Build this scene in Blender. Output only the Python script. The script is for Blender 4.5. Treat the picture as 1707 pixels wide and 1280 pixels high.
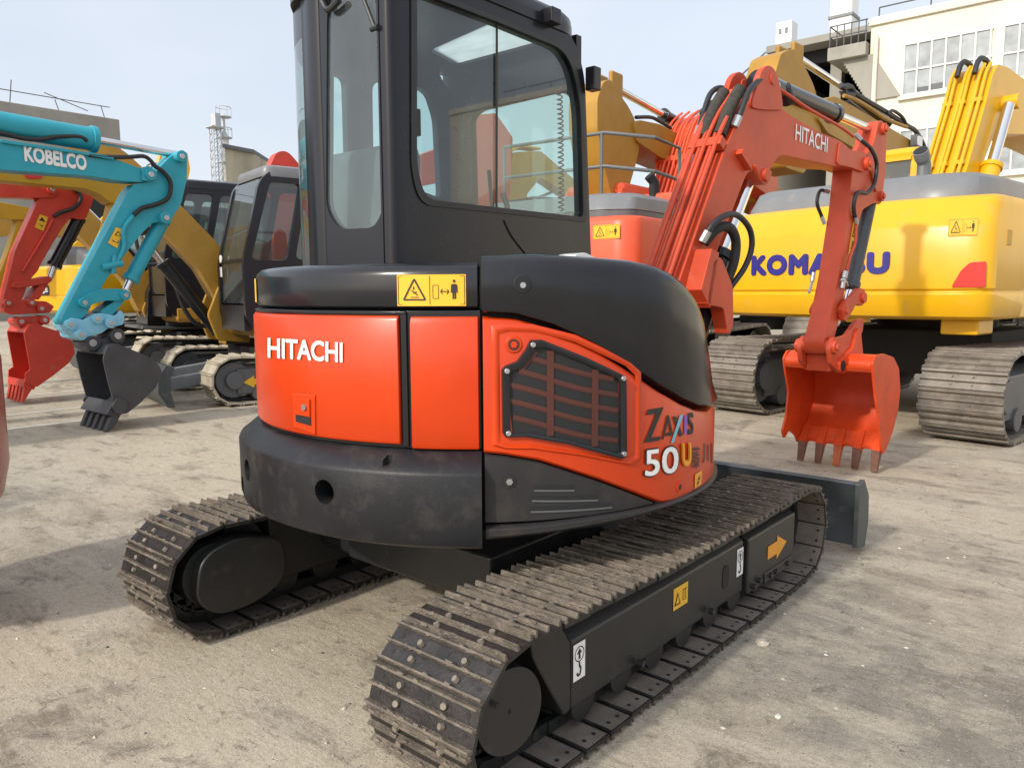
import bpy, bmesh, math, random
from mathutils import Vector, Matrix
import numpy as np
random.seed(7)
for o in list(bpy.data.objects): bpy.data.objects.remove(o)
S = bpy.context.scene
COL = S.collection
rad = math.radians
# ------------------------------------------------------------------ camera, sky, sun, exposure
CAMP = Vector((2.24, -2.51, 1.396)); YAW, PIT, ROL, FPX = -.706, -.119, -.005, 1288.
fw = Vector((math.sin(YAW)*math.cos(PIT), math.cos(YAW)*math.cos(PIT), math.sin(PIT)))
rt = Vector((math.cos(YAW), -math.sin(YAW), 0)); up = rt.cross(fw)
cr, sr = math.cos(ROL), math.sin(ROL)
R_, U_ = cr*rt + sr*up, -sr*rt + cr*up
cd = bpy.data.cameras.new('camera'); cam = bpy.data.objects.new('camera', cd); COL.objects.link(cam)
cam.matrix_world = Matrix(((R_.x, U_.x, -fw.x, CAMP.x), (R_.y, U_.y, -fw.y, CAMP.y), (R_.z, U_.z, -fw.z, CAMP.z), (0, 0, 0, 1)))
cd.sensor_width = 36; cd.lens = FPX/1707*36; cd.clip_start = .05; cd.clip_end = 3000
S.camera = cam
SUN_AZ = (-.075, -.997); SUN_EL = 33
W = bpy.data.worlds.new('World'); S.world = W; W.use_nodes = True
nt = W.node_tree; bg = nt.nodes['Background']
sky = nt.nodes.new('ShaderNodeTexSky'); sky.sky_type = 'NISHITA'; sky.sun_disc = False
sky.sun_elevation = rad(SUN_EL); sky.sun_rotation = math.atan2(SUN_AZ[0], SUN_AZ[1])
sky.air_density = 1.0; sky.dust_density = 3.5; sky.ozone_density = 1.0; sky.altitude = 0
# thin cloud veil over the blue, brightened towards the sun for shadow fill
tcw = nt.nodes.new('ShaderNodeTexCoord'); nzw = nt.nodes.new('ShaderNodeTexNoise'); nzw.inputs['Scale'].default_value = 1.6; nzw.inputs['Detail'].default_value = 4
mpw = nt.nodes.new('ShaderNodeMapping'); mpw.inputs['Scale'].default_value = (1, 1, 2.2)
rpw = nt.nodes.new('ShaderNodeMapRange'); rpw.inputs['From Min'].default_value = .3; rpw.inputs['From Max'].default_value = .7; rpw.inputs['To Min'].default_value = .55; rpw.inputs['To Max'].default_value = .85
mxw = nt.nodes.new('ShaderNodeMix'); mxw.data_type = 'RGBA'; mxw.inputs['B'].default_value = (5.0, 5.3, 5.8, 1)
dtw = nt.nodes.new('ShaderNodeVectorMath'); dtw.operation = 'DOT_PRODUCT'; dtw.inputs[1].default_value = (SUN_AZ[0]*math.cos(rad(SUN_EL)), SUN_AZ[1]*math.cos(rad(SUN_EL)), math.sin(rad(SUN_EL)))
glw = nt.nodes.new('ShaderNodeMapRange'); glw.interpolation_type = 'SMOOTHSTEP'; glw.inputs['From Min'].default_value = -.2; glw.inputs['From Max'].default_value = 1; glw.inputs['To Min'].default_value = 1; glw.inputs['To Max'].default_value = 1.5
scw = nt.nodes.new('ShaderNodeVectorMath'); scw.operation = 'SCALE'; nt.links.new(tcw.outputs['Generated'], dtw.inputs[0]); nt.links.new(dtw.outputs['Value'], glw.inputs[0]); nt.links.new(glw.outputs[0], scw.inputs['Scale'])
nt.links.new(tcw.outputs['Generated'], mpw.inputs[0]); nt.links.new(mpw.outputs[0], nzw.inputs['Vector']); nt.links.new(nzw.outputs['Fac'], rpw.inputs[0])
nt.links.new(rpw.outputs[0], mxw.inputs['Factor']); nt.links.new(sky.outputs[0], mxw.inputs['A']); nt.links.new(mxw.outputs['Result'], scw.inputs[0]); nt.links.new(scw.outputs[0], bg.inputs[0])
bg.inputs[1].default_value = .15
ld = bpy.data.lights.new('sun', 'SUN'); ld.energy = 2.5; ld.angle = rad(2.5); ld.color = (1, .94, .84)
sun = bpy.data.objects.new('sun', ld); COL.objects.link(sun)
sdir = Vector((SUN_AZ[0]*math.cos(rad(SUN_EL)), SUN_AZ[1]*math.cos(rad(SUN_EL)), math.sin(rad(SUN_EL))))
sun.rotation_euler = sdir.to_track_quat('Z', 'Y').to_euler(); sun.location = (0, 0, 30)
S.view_settings.view_transform = 'Standard'; S.view_settings.look = 'None'
S.view_settings.exposure = .3; S.view_settings.gamma = 1; S.view_settings.use_curve_mapping = False

# ------------------------------------------------------------------ pixel -> world helpers (measuring the photo)
def ray(px, py): return R_*((px-853.5)/FPX) - U_*((py-640)/FPX) + fw
def onaxis(px, py, ax, v):
    d = ray(px, py); return CAMP + d*((v-CAMP[ax])/d[ax])
F2 = Vector((math.sin(YAW), math.cos(YAW))); R2 = Vector((math.cos(YAW), -math.sin(YAW)))
def plan(lat, dep): p = Vector((CAMP.x, CAMP.y)) + R2*lat + F2*dep; return p
def atdep(px, py, D):
    d = ray(px, py); return CAMP + d*(D/(d.x*F2.x + d.y*F2.y))
class Plane:
    "vertical plane through o along d; local coordinates (s along d, w to the right of d, z up)"
    def __init__(s, o, d):
        s.o = Vector(o); s.d = Vector(d).normalized(); s.n = Vector((s.d.y, -s.d.x))
    def sz(s, px, py, off=0):
        r = ray(px, py); r2 = Vector((r.x, r.y)); c = Vector((CAMP.x, CAMP.y))
        t = (s.o + s.n*off - c).dot(s.n)/r2.dot(s.n); P = CAMP + r*t
        return ((Vector((P.x, P.y)) - s.o).dot(s.d), P.z)
    def w(s, a, z, off=0):
        p = s.o + s.d*a + s.n*off; return Vector((p.x, p.y, z))
    def poly(s, pts, off): return [s.sz(x, y, off) for x, y in pts]
def scale_pts(ox, oy, k): return lambda *pp: [(ox+x*k, oy+y*k) for x, y in pp]

# ------------------------------------------------------------------ materials
MATS = {}
def mat(name, col, rough=.5, metal=0., var=.18, sc=3., dust=0., dcol=(.34, .29, .22), bump=0., bsc=60., spec=.5, coat=0., streak=False, edge=None):
    if name in MATS: return MATS[name]
    m = bpy.data.materials.new(name); m.use_nodes = True; t = m.node_tree; N = t.nodes; L = t.links
    b = N['Principled BSDF']; b.inputs['Roughness'].default_value = rough; b.inputs['Metallic'].default_value = metal
    b.inputs['Specular IOR Level'].default_value = spec; b.inputs['Coat Weight'].default_value = coat; b.inputs['Coat Roughness'].default_value = .12
    tc = N.new('ShaderNodeTexCoord'); src = tc.outputs['Object']
    if streak:
        mp = N.new('ShaderNodeMapping'); mp.inputs['Scale'].default_value = (1, 1, .18); L.new(src, mp.inputs[0]); vsrc = mp.outputs[0]
    else: vsrc = src
    n1 = N.new('ShaderNodeTexNoise'); n1.inputs['Scale'].default_value = sc; n1.inputs['Detail'].default_value = 6; n1.inputs['Roughness'].default_value = .62
    L.new(vsrc, n1.inputs['Vector'])
    r1 = N.new('ShaderNodeMapRange'); r1.inputs['From Min'].default_value = .3; r1.inputs['From Max'].default_value = .7
    L.new(n1.outputs['Fac'], r1.inputs[0])
    mx = N.new('ShaderNodeMix'); mx.data_type = 'RGBA'
    mx.inputs['A'].default_value = (*[c*(1-var) for c in col], 1); mx.inputs['B'].default_value = (*[min(1, c*(1+var*.6)) for c in col], 1)
    L.new(r1.outputs[0], mx.inputs['Factor']); out = mx.outputs['Result']
    if dust > 0:
        n2 = N.new('ShaderNodeTexNoise'); n2.inputs['Scale'].default_value = sc*2.3; n2.inputs['Detail'].default_value = 8; n2.inputs['Roughness'].default_value = .7
        L.new(src, n2.inputs['Vector'])
        r2 = N.new('ShaderNodeMapRange'); r2.inputs['From Min'].default_value = .62-.3*dust; r2.inputs['From Max'].default_value = .82-.2*dust; r2.inputs['To Max'].default_value = min(1, .35+dust*.6)
        L.new(n2.outputs['Fac'], r2.inputs[0])
        m2 = N.new('ShaderNodeMix'); m2.data_type = 'RGBA'; m2.inputs['B'].default_value = (*dcol, 1)
        L.new(r2.outputs[0], m2.inputs['Factor']); L.new(out, m2.inputs['A']); out = m2.outputs['Result']
        rr = N.new('ShaderNodeMapRange'); rr.inputs['To Min'].default_value = rough; rr.inputs['To Max'].default_value = min(1, rough+.4)
        L.new(r2.outputs[0], rr.inputs[0]); L.new(rr.outputs[0], b.inputs['Roughness'])
    L.new(out, b.inputs['Base Color'])
    if bump > 0:
        n3 = N.new('ShaderNodeTexNoise'); n3.inputs['Scale'].default_value = bsc; n3.inputs['Detail'].default_value = 4; L.new(src, n3.inputs['Vector'])
        bp = N.new('ShaderNodeBump'); bp.inputs['Strength'].default_value = bump; bp.inputs['Distance'].default_value = .01
        L.new(n3.outputs['Fac'], bp.inputs['Height']); L.new(bp.outputs[0], b.inputs['Normal'])
    MATS[name] = m; return m
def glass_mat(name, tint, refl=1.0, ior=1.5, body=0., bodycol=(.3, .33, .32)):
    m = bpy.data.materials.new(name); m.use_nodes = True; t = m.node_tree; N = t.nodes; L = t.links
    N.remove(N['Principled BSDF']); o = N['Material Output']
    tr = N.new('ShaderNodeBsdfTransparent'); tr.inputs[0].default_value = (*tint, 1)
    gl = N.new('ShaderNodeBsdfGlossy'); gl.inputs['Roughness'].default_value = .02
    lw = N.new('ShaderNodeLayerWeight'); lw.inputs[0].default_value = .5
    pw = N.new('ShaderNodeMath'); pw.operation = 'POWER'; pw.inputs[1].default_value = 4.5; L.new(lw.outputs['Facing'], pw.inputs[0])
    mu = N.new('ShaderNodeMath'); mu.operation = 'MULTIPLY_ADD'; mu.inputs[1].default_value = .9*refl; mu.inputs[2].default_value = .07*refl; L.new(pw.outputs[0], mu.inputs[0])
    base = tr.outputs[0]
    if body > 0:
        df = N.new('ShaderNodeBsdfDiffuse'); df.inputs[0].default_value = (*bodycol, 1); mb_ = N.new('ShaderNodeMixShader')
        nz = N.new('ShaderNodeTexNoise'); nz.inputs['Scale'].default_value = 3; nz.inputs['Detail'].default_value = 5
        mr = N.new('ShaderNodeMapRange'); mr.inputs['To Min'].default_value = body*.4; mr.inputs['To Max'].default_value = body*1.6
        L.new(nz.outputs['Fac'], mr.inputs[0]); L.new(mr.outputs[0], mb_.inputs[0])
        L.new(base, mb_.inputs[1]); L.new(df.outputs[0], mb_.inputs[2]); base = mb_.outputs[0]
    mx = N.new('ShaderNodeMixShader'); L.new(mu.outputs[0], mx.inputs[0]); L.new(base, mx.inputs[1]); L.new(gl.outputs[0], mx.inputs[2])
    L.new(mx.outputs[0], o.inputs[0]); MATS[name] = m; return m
DUST = (.36, .30, .22)
ORANGE = mat('orange paint', (.56, .044, .0035), .34, var=.12, sc=2.5, dust=.10, dcol=(.50, .13, .05), coat=.1, spec=.35)
ORBOOM = mat('haze tinted orange boom paint', (.54, .064, .022), .45, var=.16, sc=4, dust=.2, dcol=(.50, .17, .10), spec=.35)  # pinker than the body orange, haze put into the colour
ORBKT = mat('scuffed orange bucket paint', (.64, .062, .010), .42, var=.18, sc=6, dust=.22, dcol=(.30, .10, .05), spec=.35)
ORDARK = mat('orange paint shaded in colour', (.075, .02, .012), .7)  # orange darkened in its colour for shade behind the mesh and in recesses
ORFAR = mat('orange paint far', (.72, .09, .03), .4, var=.1, sc=2, dust=.1)
RED = mat('red orange paint', (.58, .045, .022), .4, var=.15, sc=3, dust=.1)
REDGLOSS = mat('red gloss', (.6, .03, .02), .25, var=.1)
YELLOW = mat('yellow paint', (.70, .375, .006), .32, var=.08, sc=1.5, dust=.10, coat=.12, spec=.4)
OCHRE = mat('ochre yellow paint', (.38, .205, .028), .45, var=.18, sc=2, dust=.16, spec=.35)
OCHRE2 = mat('deep yellow paint', (.50, .27, .012), .42, var=.15, sc=2, dust=.12, spec=.35)
TURQ = mat('turquoise paint', (.027, .32, .40), .4, var=.12, sc=3, dust=.1, spec=.35)
LBLUE = mat('pale blue paint', (.22, .52, .66), .4, var=.12, sc=4, dust=.15)
BLACK = mat('black body plastic', (.014, .0145, .017), .2, var=.2, sc=3, dust=.04, dcol=(.05, .048, .045), spec=.35, coat=.12)
CAST = mat('counterweight grey black', (.0145, .015, .017), .42, var=.3, sc=3.5, dust=.38, dcol=(.06, .052, .043), bump=.08, bsc=140, spec=.28)
SKIRT = mat('skirt plastic', (.030, .029, .029), .4, var=.25, sc=3, dust=.28, dcol=(.085, .055, .033), spec=.3)
CABM = mat('cab dark paint', (.013, .0125, .0165), .26, var=.15, sc=3, dust=.05, dcol=(.05, .047, .045), spec=.3, coat=.12)
FRAME = mat('track frame black paint', (.018, .0185, .018), .38, var=.25, sc=4, dust=.16, dcol=(.10, .09, .075), bump=.05, bsc=120)
DARK = mat('dark interior', (.012, .012, .013), .7)
RUBBER = mat('hose rubber', (.018, .018, .019), .5, dust=.12, dcol=(.1, .09, .08))
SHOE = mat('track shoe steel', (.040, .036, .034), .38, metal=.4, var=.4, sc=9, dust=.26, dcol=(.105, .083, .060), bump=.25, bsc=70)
MUD = mat('dried mud on track edges', (.150, .122, .092), .65, var=.55, sc=18, dust=.5, dcol=(.06, .053, .047), bump=.6, bsc=110)
BOLTM = mat('dusty bolt heads', (.20, .17, .13), .7, var=.35, sc=20)
INDUST = mat('dust lightening the inside of the pads', (.15, .125, .10), .85, var=.35, sc=12, dust=.3, dcol=(.08, .07, .06))  # dust layer whose pale colour also lightens the dark inner faces
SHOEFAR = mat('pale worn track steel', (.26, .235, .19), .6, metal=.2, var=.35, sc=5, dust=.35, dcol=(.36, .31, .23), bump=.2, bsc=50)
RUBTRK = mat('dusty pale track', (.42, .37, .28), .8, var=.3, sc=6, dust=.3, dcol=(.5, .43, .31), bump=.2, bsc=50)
CHROME = mat('chrome rod', (.75, .74, .72), .12, metal=1, var=.1)
STEEL = mat('bright steel', (.5, .5, .5), .35, metal=.9)
TOOTH = mat('worn tooth steel', (.17, .075, .05), .55, metal=.4, var=.35, sc=20, dust=.3, dcol=(.3, .2, .14))
BKT = mat('dark grey bucket paint', (.05, .05, .054), .5, var=.25, sc=5, dust=.15, dcol=(.14, .13, .12))
BLADEM = mat('blade blue grey', (.055, .064, .068), .45, var=.25, sc=5, dust=.25, dcol=(.16, .15, .13), streak=True)
WHITE = mat('white decal', (.80, .79, .76), .5, var=.04)
DYEL = mat('decal yellow', (.80, .44, .02), .45, var=.05)
DBLK = mat('decal black', (.02, .017, .015), .5)
NAVY = mat('decal navy blue', (.025, .02, .20), .45)
TEALD = mat('decal teal', (.16, .45, .55), .5); PURP = mat('decal purple', (.20, .10, .42), .5); DOR = mat('decal amber', (.85, .35, .02), .45)
REFL = mat('red reflector', (.72, .03, .02), .35)
GREYH = mat('grey hood', (.17, .175, .18), .38, var=.12, sc=3, dust=.2)
GREYD = mat('dark grey panel', (.10, .105, .11), .4, dust=.15, dcol=(.2, .19, .17))
GREY = mat('grey blade arm paint', (.20, .21, .215), .45, dust=.2)
LINER = mat('pale headliner', (.62, .62, .58), .8, var=.2, sc=6)
SEATM = mat('seat fabric', (.10, .115, .12), .8, var=.2, sc=12)
GLASS = glass_mat('tinted cab glass', (.72, .89, .86), 1.3, 1.5, .10, (.42, .49, .49))  # pale diffuse body: dust film, also paints in the bright sky reflection
GLASSF = glass_mat('far cab glass', (.55, .66, .60), 1.3, 1.5, .12)
LAMPG = mat('lamp glass', (.7, .72, .72), .15, spec=.8)

# ------------------------------------------------------------------ mesh builder
class MB:
    def __init__(s): s.v = []; s.f = []; s.m = []; s.mats = []
    def mi(s, m):
        if m is None: return 0
        if m not in s.mats: s.mats.append(m)
        return s.mats.index(m)
    def add(s, vs, fs, m=None):
        b = len(s.v); s.v += [Vector(v) for v in vs]; i = s.mi(m)
        for f in fs: s.f.append([b+k for k in f]); s.m.append(i)
    def hexa(s, c, m=None):  # 8 corners: bottom 4 ccw, top 4 ccw
        s.add(c, [(3, 2, 1, 0), (4, 5, 6, 7), (0, 1, 5, 4), (1, 2, 6, 5), (2, 3, 7, 6), (3, 0, 4, 7)], m)
    def box(s, x0, x1, y0, y1, z0, z1, m=None, T=None):
        c = [Vector(p) for p in ((x0, y0, z0), (x1, y0, z0), (x1, y1, z0), (x0, y1, z0), (x0, y0, z1), (x1, y0, z1), (x1, y1, z1), (x0, y1, z1))]
        if T: c = [T(p) for p in c]
        s.hexa(c, m)
    def loops(s, rings, m=None, closed=False, caps=True):  # rings: list of equal-length closed rings
        n = len(rings[0]); vs = [p for r in rings for p in r]; fs = []
        K = len(rings)
        for i in range(K if closed else K-1):
            j = (i+1) % K
            for k in range(n): fs.append((i*n+k, i*n+(k+1) % n, j*n+(k+1) % n, j*n+k))
        if caps and not closed: fs += [tuple(range(n))[::-1], tuple((K-1)*n+k for k in range(n))]
        s.add(vs, fs, m)
    def tube(s, pts, r, n=10, m=None, closed=False, smooth=0):
        pts = [Vector(p) for p in pts]
        if smooth: pts = catmull(pts, smooth)
        rr = r if isinstance(r, (list, tuple)) else [r]*len(pts)
        rings = []; prev = None
        for i, p in enumerate(pts):
            a = pts[max(i-1, 0)]; b = pts[min(i+1, len(pts)-1)]
            t = (b-a).normalized()
            if prev is None:
                u = t.cross(Vector((0, 0, 1)));
                if u.length < .05: u = t.cross(Vector((1, 0, 0)))
            else: u = prev - t*prev.dot(t)
            u.normalize(); prev = u; w = t.cross(u)
            rings.append([p + (u*math.cos(2*math.pi*k/n) + w*math.sin(2*math.pi*k/n))*rr[i] for k in range(n)])
        s.loops(rings, m)
    def cyl(s, p0, p1, r, n=16, m=None, r1=None): s.tube([p0, p1], [r, r if r1 is None else r1], n, m)
    def prism(s, poly, f, w0, w1, m=None):  # poly (a,b) extruded in w; f(a,b,w)->world
        n = len(poly)
        s.loops([[f(a, b, w0) for a, b in poly], [f(a, b, w1) for a, b in poly]], m)
    def strip(s, top, bot, f, m=None):  # grid strip between two lists of (u,v), mapped
        n = len(top); s.add([f(*p) for p in top] + [f(*p) for p in bot], [(i, i+1, n+i+1, n+i) for i in range(n-1)], m)
    def flat(s, poly, f, w, m=None): s.add([f(a, b, w) for a, b in poly], [tuple(range(len(poly)))], m)
    def build(s, name, m=None, parent=None, bevel=0, seg=2, ang=40, tag=None):
        me = bpy.data.meshes.new(name)
        rt_ = parent
        while rt_ is not None and rt_.parent is not None: rt_ = rt_.parent
        inv = rt_.matrix_basis.inverted() if rt_ is not None else None
        vs = [inv @ v for v in s.v] if inv else s.v
        me.from_pydata(vs, [], s.f)
        ms = list(s.mats) or [None]
        if m is not None and (ms == [None] or not s.mats): ms = [m]
        for x in ms: me.materials.append(x)
        me.polygons.foreach_set('material_index', s.m)
        bm = bmesh.new(); bm.from_mesh(me); bmesh.ops.recalc_face_normals(bm, faces=bm.faces); bm.to_mesh(me); bm.free()
        me.polygons.foreach_set('use_smooth', [True]*len(me.polygons))
        me.set_sharp_from_angle(angle=rad(ang))
        o = bpy.data.objects.new(name, me); COL.objects.link(o)
        if parent is not None: o.parent = parent
        if bevel:
            b = o.modifiers.new('bevel', 'BEVEL'); b.width = bevel; b.segments = seg; b.limit_method = 'ANGLE'; b.angle_limit = rad(ang); b.harden_normals = True
        return o
def catmull(P, k):
    out = []
    for i in range(len(P)-1):
        a, b, c, d = P[max(i-1, 0)], P[i], P[i+1], P[min(i+2, len(P)-1)]
        for j in range(k):
            t = j/k; out.append(.5*((2*b) + (c-a)*t + (2*a-5*b+4*c-d)*t*t + (3*b-a-3*c+d)*t**3))
    out.append(P[-1]); return out
def tag(o, label=None, cat=None, group=None, kind=None):
    if label: o['label'] = label
    if cat: o['category'] = cat
    if group: o['group'] = group
    if kind: o['kind'] = kind
    return o
def thing(name, loc, rz, label, cat, group=None):
    o = bpy.data.objects.new(name, None); COL.objects.link(o); o.location = loc; o.rotation_euler = (0, 0, rz)
    o.matrix_basis = Matrix.Translation(Vector(loc)) @ Matrix.Rotation(rz, 4, 'Z')
    return tag(o, label, cat, group)
def curve_mesh(cu):
    ob = bpy.data.objects.new('tmp', cu); COL.objects.link(ob); dg = bpy.context.evaluated_depsgraph_get()
    me = bpy.data.meshes.new_from_object(ob.evaluated_get(dg))
    vs = [v.co.copy() for v in me.vertices]; fs = [list(p.vertices) for p in me.polygons]
    bpy.data.objects.remove(ob); bpy.data.curves.remove(cu); bpy.data.meshes.remove(me); return vs, fs
def text_geo(body, bold=0., shear=0., spacing=1., res=4):
    cu = bpy.data.curves.new('t', 'FONT'); cu.body = body; cu.shear = shear; cu.space_character = spacing; cu.resolution_u = res; cu.fill_mode = 'FRONT'
    vs, fs = curve_mesh(cu); xs = [v.x for v in vs]; ys = [v.y for v in vs]
    x0, x1, y0, y1 = min(xs), max(xs), min(ys), max(ys); bx, by = bold/(x1-x0), bold/(y1-y0)
    return [(((v.x-x0)/(x1-x0), (v.y-y0)/(y1-y0)), fs) for v in vs] and ([((v.x-x0)/(x1-x0), (v.y-y0)/(y1-y0)) for v in vs], fs, bx, by)
def text(mb, body, f, u0, u1, v0, v1, w, m, bold=.02, shear=0., spacing=1.):
    "lettering; weight is gained by a few slightly shifted copies, each a hair above the other"
    vs, fs, bx, by = text_geo(body, bold, shear, spacing)
    sh = [(0, 0)] if bold == 0 else [(-.7, -.7), (.7, -.7), (.7, .7), (-.7, .7), (0, 0)] if bold < .04 else [(math.cos(q*math.pi/6), math.sin(q*math.pi/6)) for q in range(12)]+[(.5, 0), (-.5, 0), (0, .5), (0, -.5), (0, 0)]
    for k, (dx, dy) in enumerate(sh):
        mb.add([f(u0+((a*(1-2*bx)+bx)+dx*bx)*(u1-u0), v0+((b*(1-2*by)+by)+dy*by)*(v1-v0), w+.00035*k) for a, b in vs], fs, m)
def plate_geo(outer, holes):  # filled 2-D polygon with holes -> triangles
    cu = bpy.data.curves.new('p', 'CURVE'); cu.dimensions = '2D'; cu.fill_mode = 'BOTH'
    for lp in [outer]+holes:
        sp = cu.splines.new('POLY'); sp.points.add(len(lp)-1)
        for p, q in zip(sp.points, lp): p.co = (q[0], q[1], 0, 1)
        sp.use_cyclic_u = True
    return curve_mesh(cu)
def plate(mb, outer, holes, f, w0, w1, m=None):
    vs, fs = plate_geo(outer, holes); n = len(vs)
    # merge coincident points so that walls join the faces
    mb.add([f(v.x, v.y, w0) for v in vs], fs, m); mb.add([f(v.x, v.y, w1) for v in vs], fs, m)
    for lp in [outer]+holes:
        k = len(lp); mb.add([f(a, b, w0) for a, b in lp]+[f(a, b, w1) for a, b in lp], [(i, (i+1) % k, k+(i+1) % k, k+i) for i in range(k)], m)
def rounded(pts, r, n=5):
    "round the corners of a 2-D polygon; r number or list"
    out = []; K = len(pts)
    for i, p in enumerate(pts):
        p = Vector(p); a = Vector(pts[i-1]); b = Vector(pts[(i+1) % K]); rr = r[i] if isinstance(r, (list, tuple)) else r
        da, db = (a-p), (b-p); q = min(rr, da.length*.49, db.length*.49)
        if q < 1e-5: out.append(tuple(p)); continue
        A, B = p+da.normalized()*q, p+db.normalized()*q
        for k in range(n+1):
            t = k/n; out.append(tuple((1-t)**2*A + 2*t*(1-t)*p + t*t*B))
    return out
def circle2(cx, cy, r, n=24): return [(cx+r*math.cos(2*math.pi*k/n), cy+r*math.sin(2*math.pi*k/n)) for k in range(n)]
def interp(tb, x):
    if x <= tb[0][0]: return tb[0][1]
    for (a, b), (c, d) in zip(tb, tb[1:]):
        if x <= c: return b+(d-b)*(x-a)/(c-a)
    return tb[-1][1]
UPC = Vector((-.037, -.031, 0)); UPR = 2.75   # swing centre and slew of the upper body
def cylpx(px, py, R):
    d = ray(px, py); q = CAMP-UPC; a = d.x**2+d.y**2; b = 2*(q.x*d.x+q.y*d.y); c = q.x**2+q.y**2-R*R; D = b*b-4*a*c
    t = (-b-math.sqrt(max(D, 0)))/2/a; P = q+d*t; return math.degrees(math.atan2(P.x, -P.y))-UPR, P.z
def cylf(R, th, z): a = rad(th+UPR); return Vector((R*math.sin(a)+UPC.x, -R*math.cos(a)+UPC.y, z))
def warning_label(f, u0, u1, v0, v1, parent, person=True):
    "yellow two-field warning sign: falling figure in a triangle, person keeping clear of a box"
    mb = MB(); W_, H_ = u1-u0, v1-v0
    g = lambda a, b, w: f(u0+a*W_, v0+b*H_, w)
    N = 8
    for i in range(N): mb.add([g(i/N, 0, .003), g((i+1)/N, 0, .003), g((i+1)/N, 1, .003), g(i/N, 1, .003)], [(0, 1, 2, 3)], DYEL)
    def ln(*P, t=.012, m=DBLK):
        for (a, b), (c, d) in zip(P, P[1:]):
            dx, dy = (c-a), (d-b)/2.05; l = math.hypot(dx, dy) or 1; nx, ny = -dy/l*t, dx/l*t*2.05
            mb.add([g(a-nx, b-ny, .0045), g(c-nx, d-ny, .0045), g(c+nx, d+ny, .0045), g(a+nx, b+ny, .0045)], [(0, 1, 2, 3)], m)
    ln((.02, .05), (.98, .05), (.98, .95), (.02, .95), (.02, .05), t=.004)
    ln((.485, .04), (.485, .96), t=.004)
    ln((.10, .20), (.42, .20), (.26, .86), (.10, .20), (.16, .20), t=.013)
    ln((.20, .28), (.33, .28), t=.006); ln((.22, .50), (.27, .42), (.31, .34), t=.009); ln((.24, .40), (.30, .46), t=.006); ln((.25, .52), (.25, .62), t=.010)
    ln((.53, .24), (.53, .66), (.61, .66), (.61, .24), (.53, .24), t=.004)
    ln((.64, .46), (.76, .46), t=.007); ln((.67, .54), (.64, .46), (.67, .38), t=.006); ln((.73, .54), (.76, .46), (.73, .38), t=.006)
    ln((.835, .40), (.835, .70), t=.028); ln((.82, .22), (.82, .45), t=.011); ln((.85, .22), (.85, .45), t=.011); ln((.793, .42), (.800, .68), t=.008); ln((.877, .42), (.870, .68), t=.008); ln((.835, .75), (.835, .83), t=.018)
    return mb.build('warning_label', None, parent)
def cyl2(parent, A, B, C, r0, r1, mbarrel, name='hydraulic_cylinder', eye=True):
    "hydraulic cylinder: barrel A->B, chrome rod B->C"
    A, B, C = Vector(A), Vector(B), Vector(C); mb = MB(); d = (C-A).normalized()
    mb.cyl(A, B, r0, 18, mbarrel); mb.cyl(B-d*.04, B+d*.015, r0*1.16, 18, mbarrel); mb.cyl(A-d*.02, A+d*.03, r0*1.1, 18, mbarrel)
    o = mb.build(name, None, parent, .004)
    rb = MB(); rb.cyl(B, C, r1, 16, CHROME); rb.build('rod', None, o)
    return o
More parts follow.
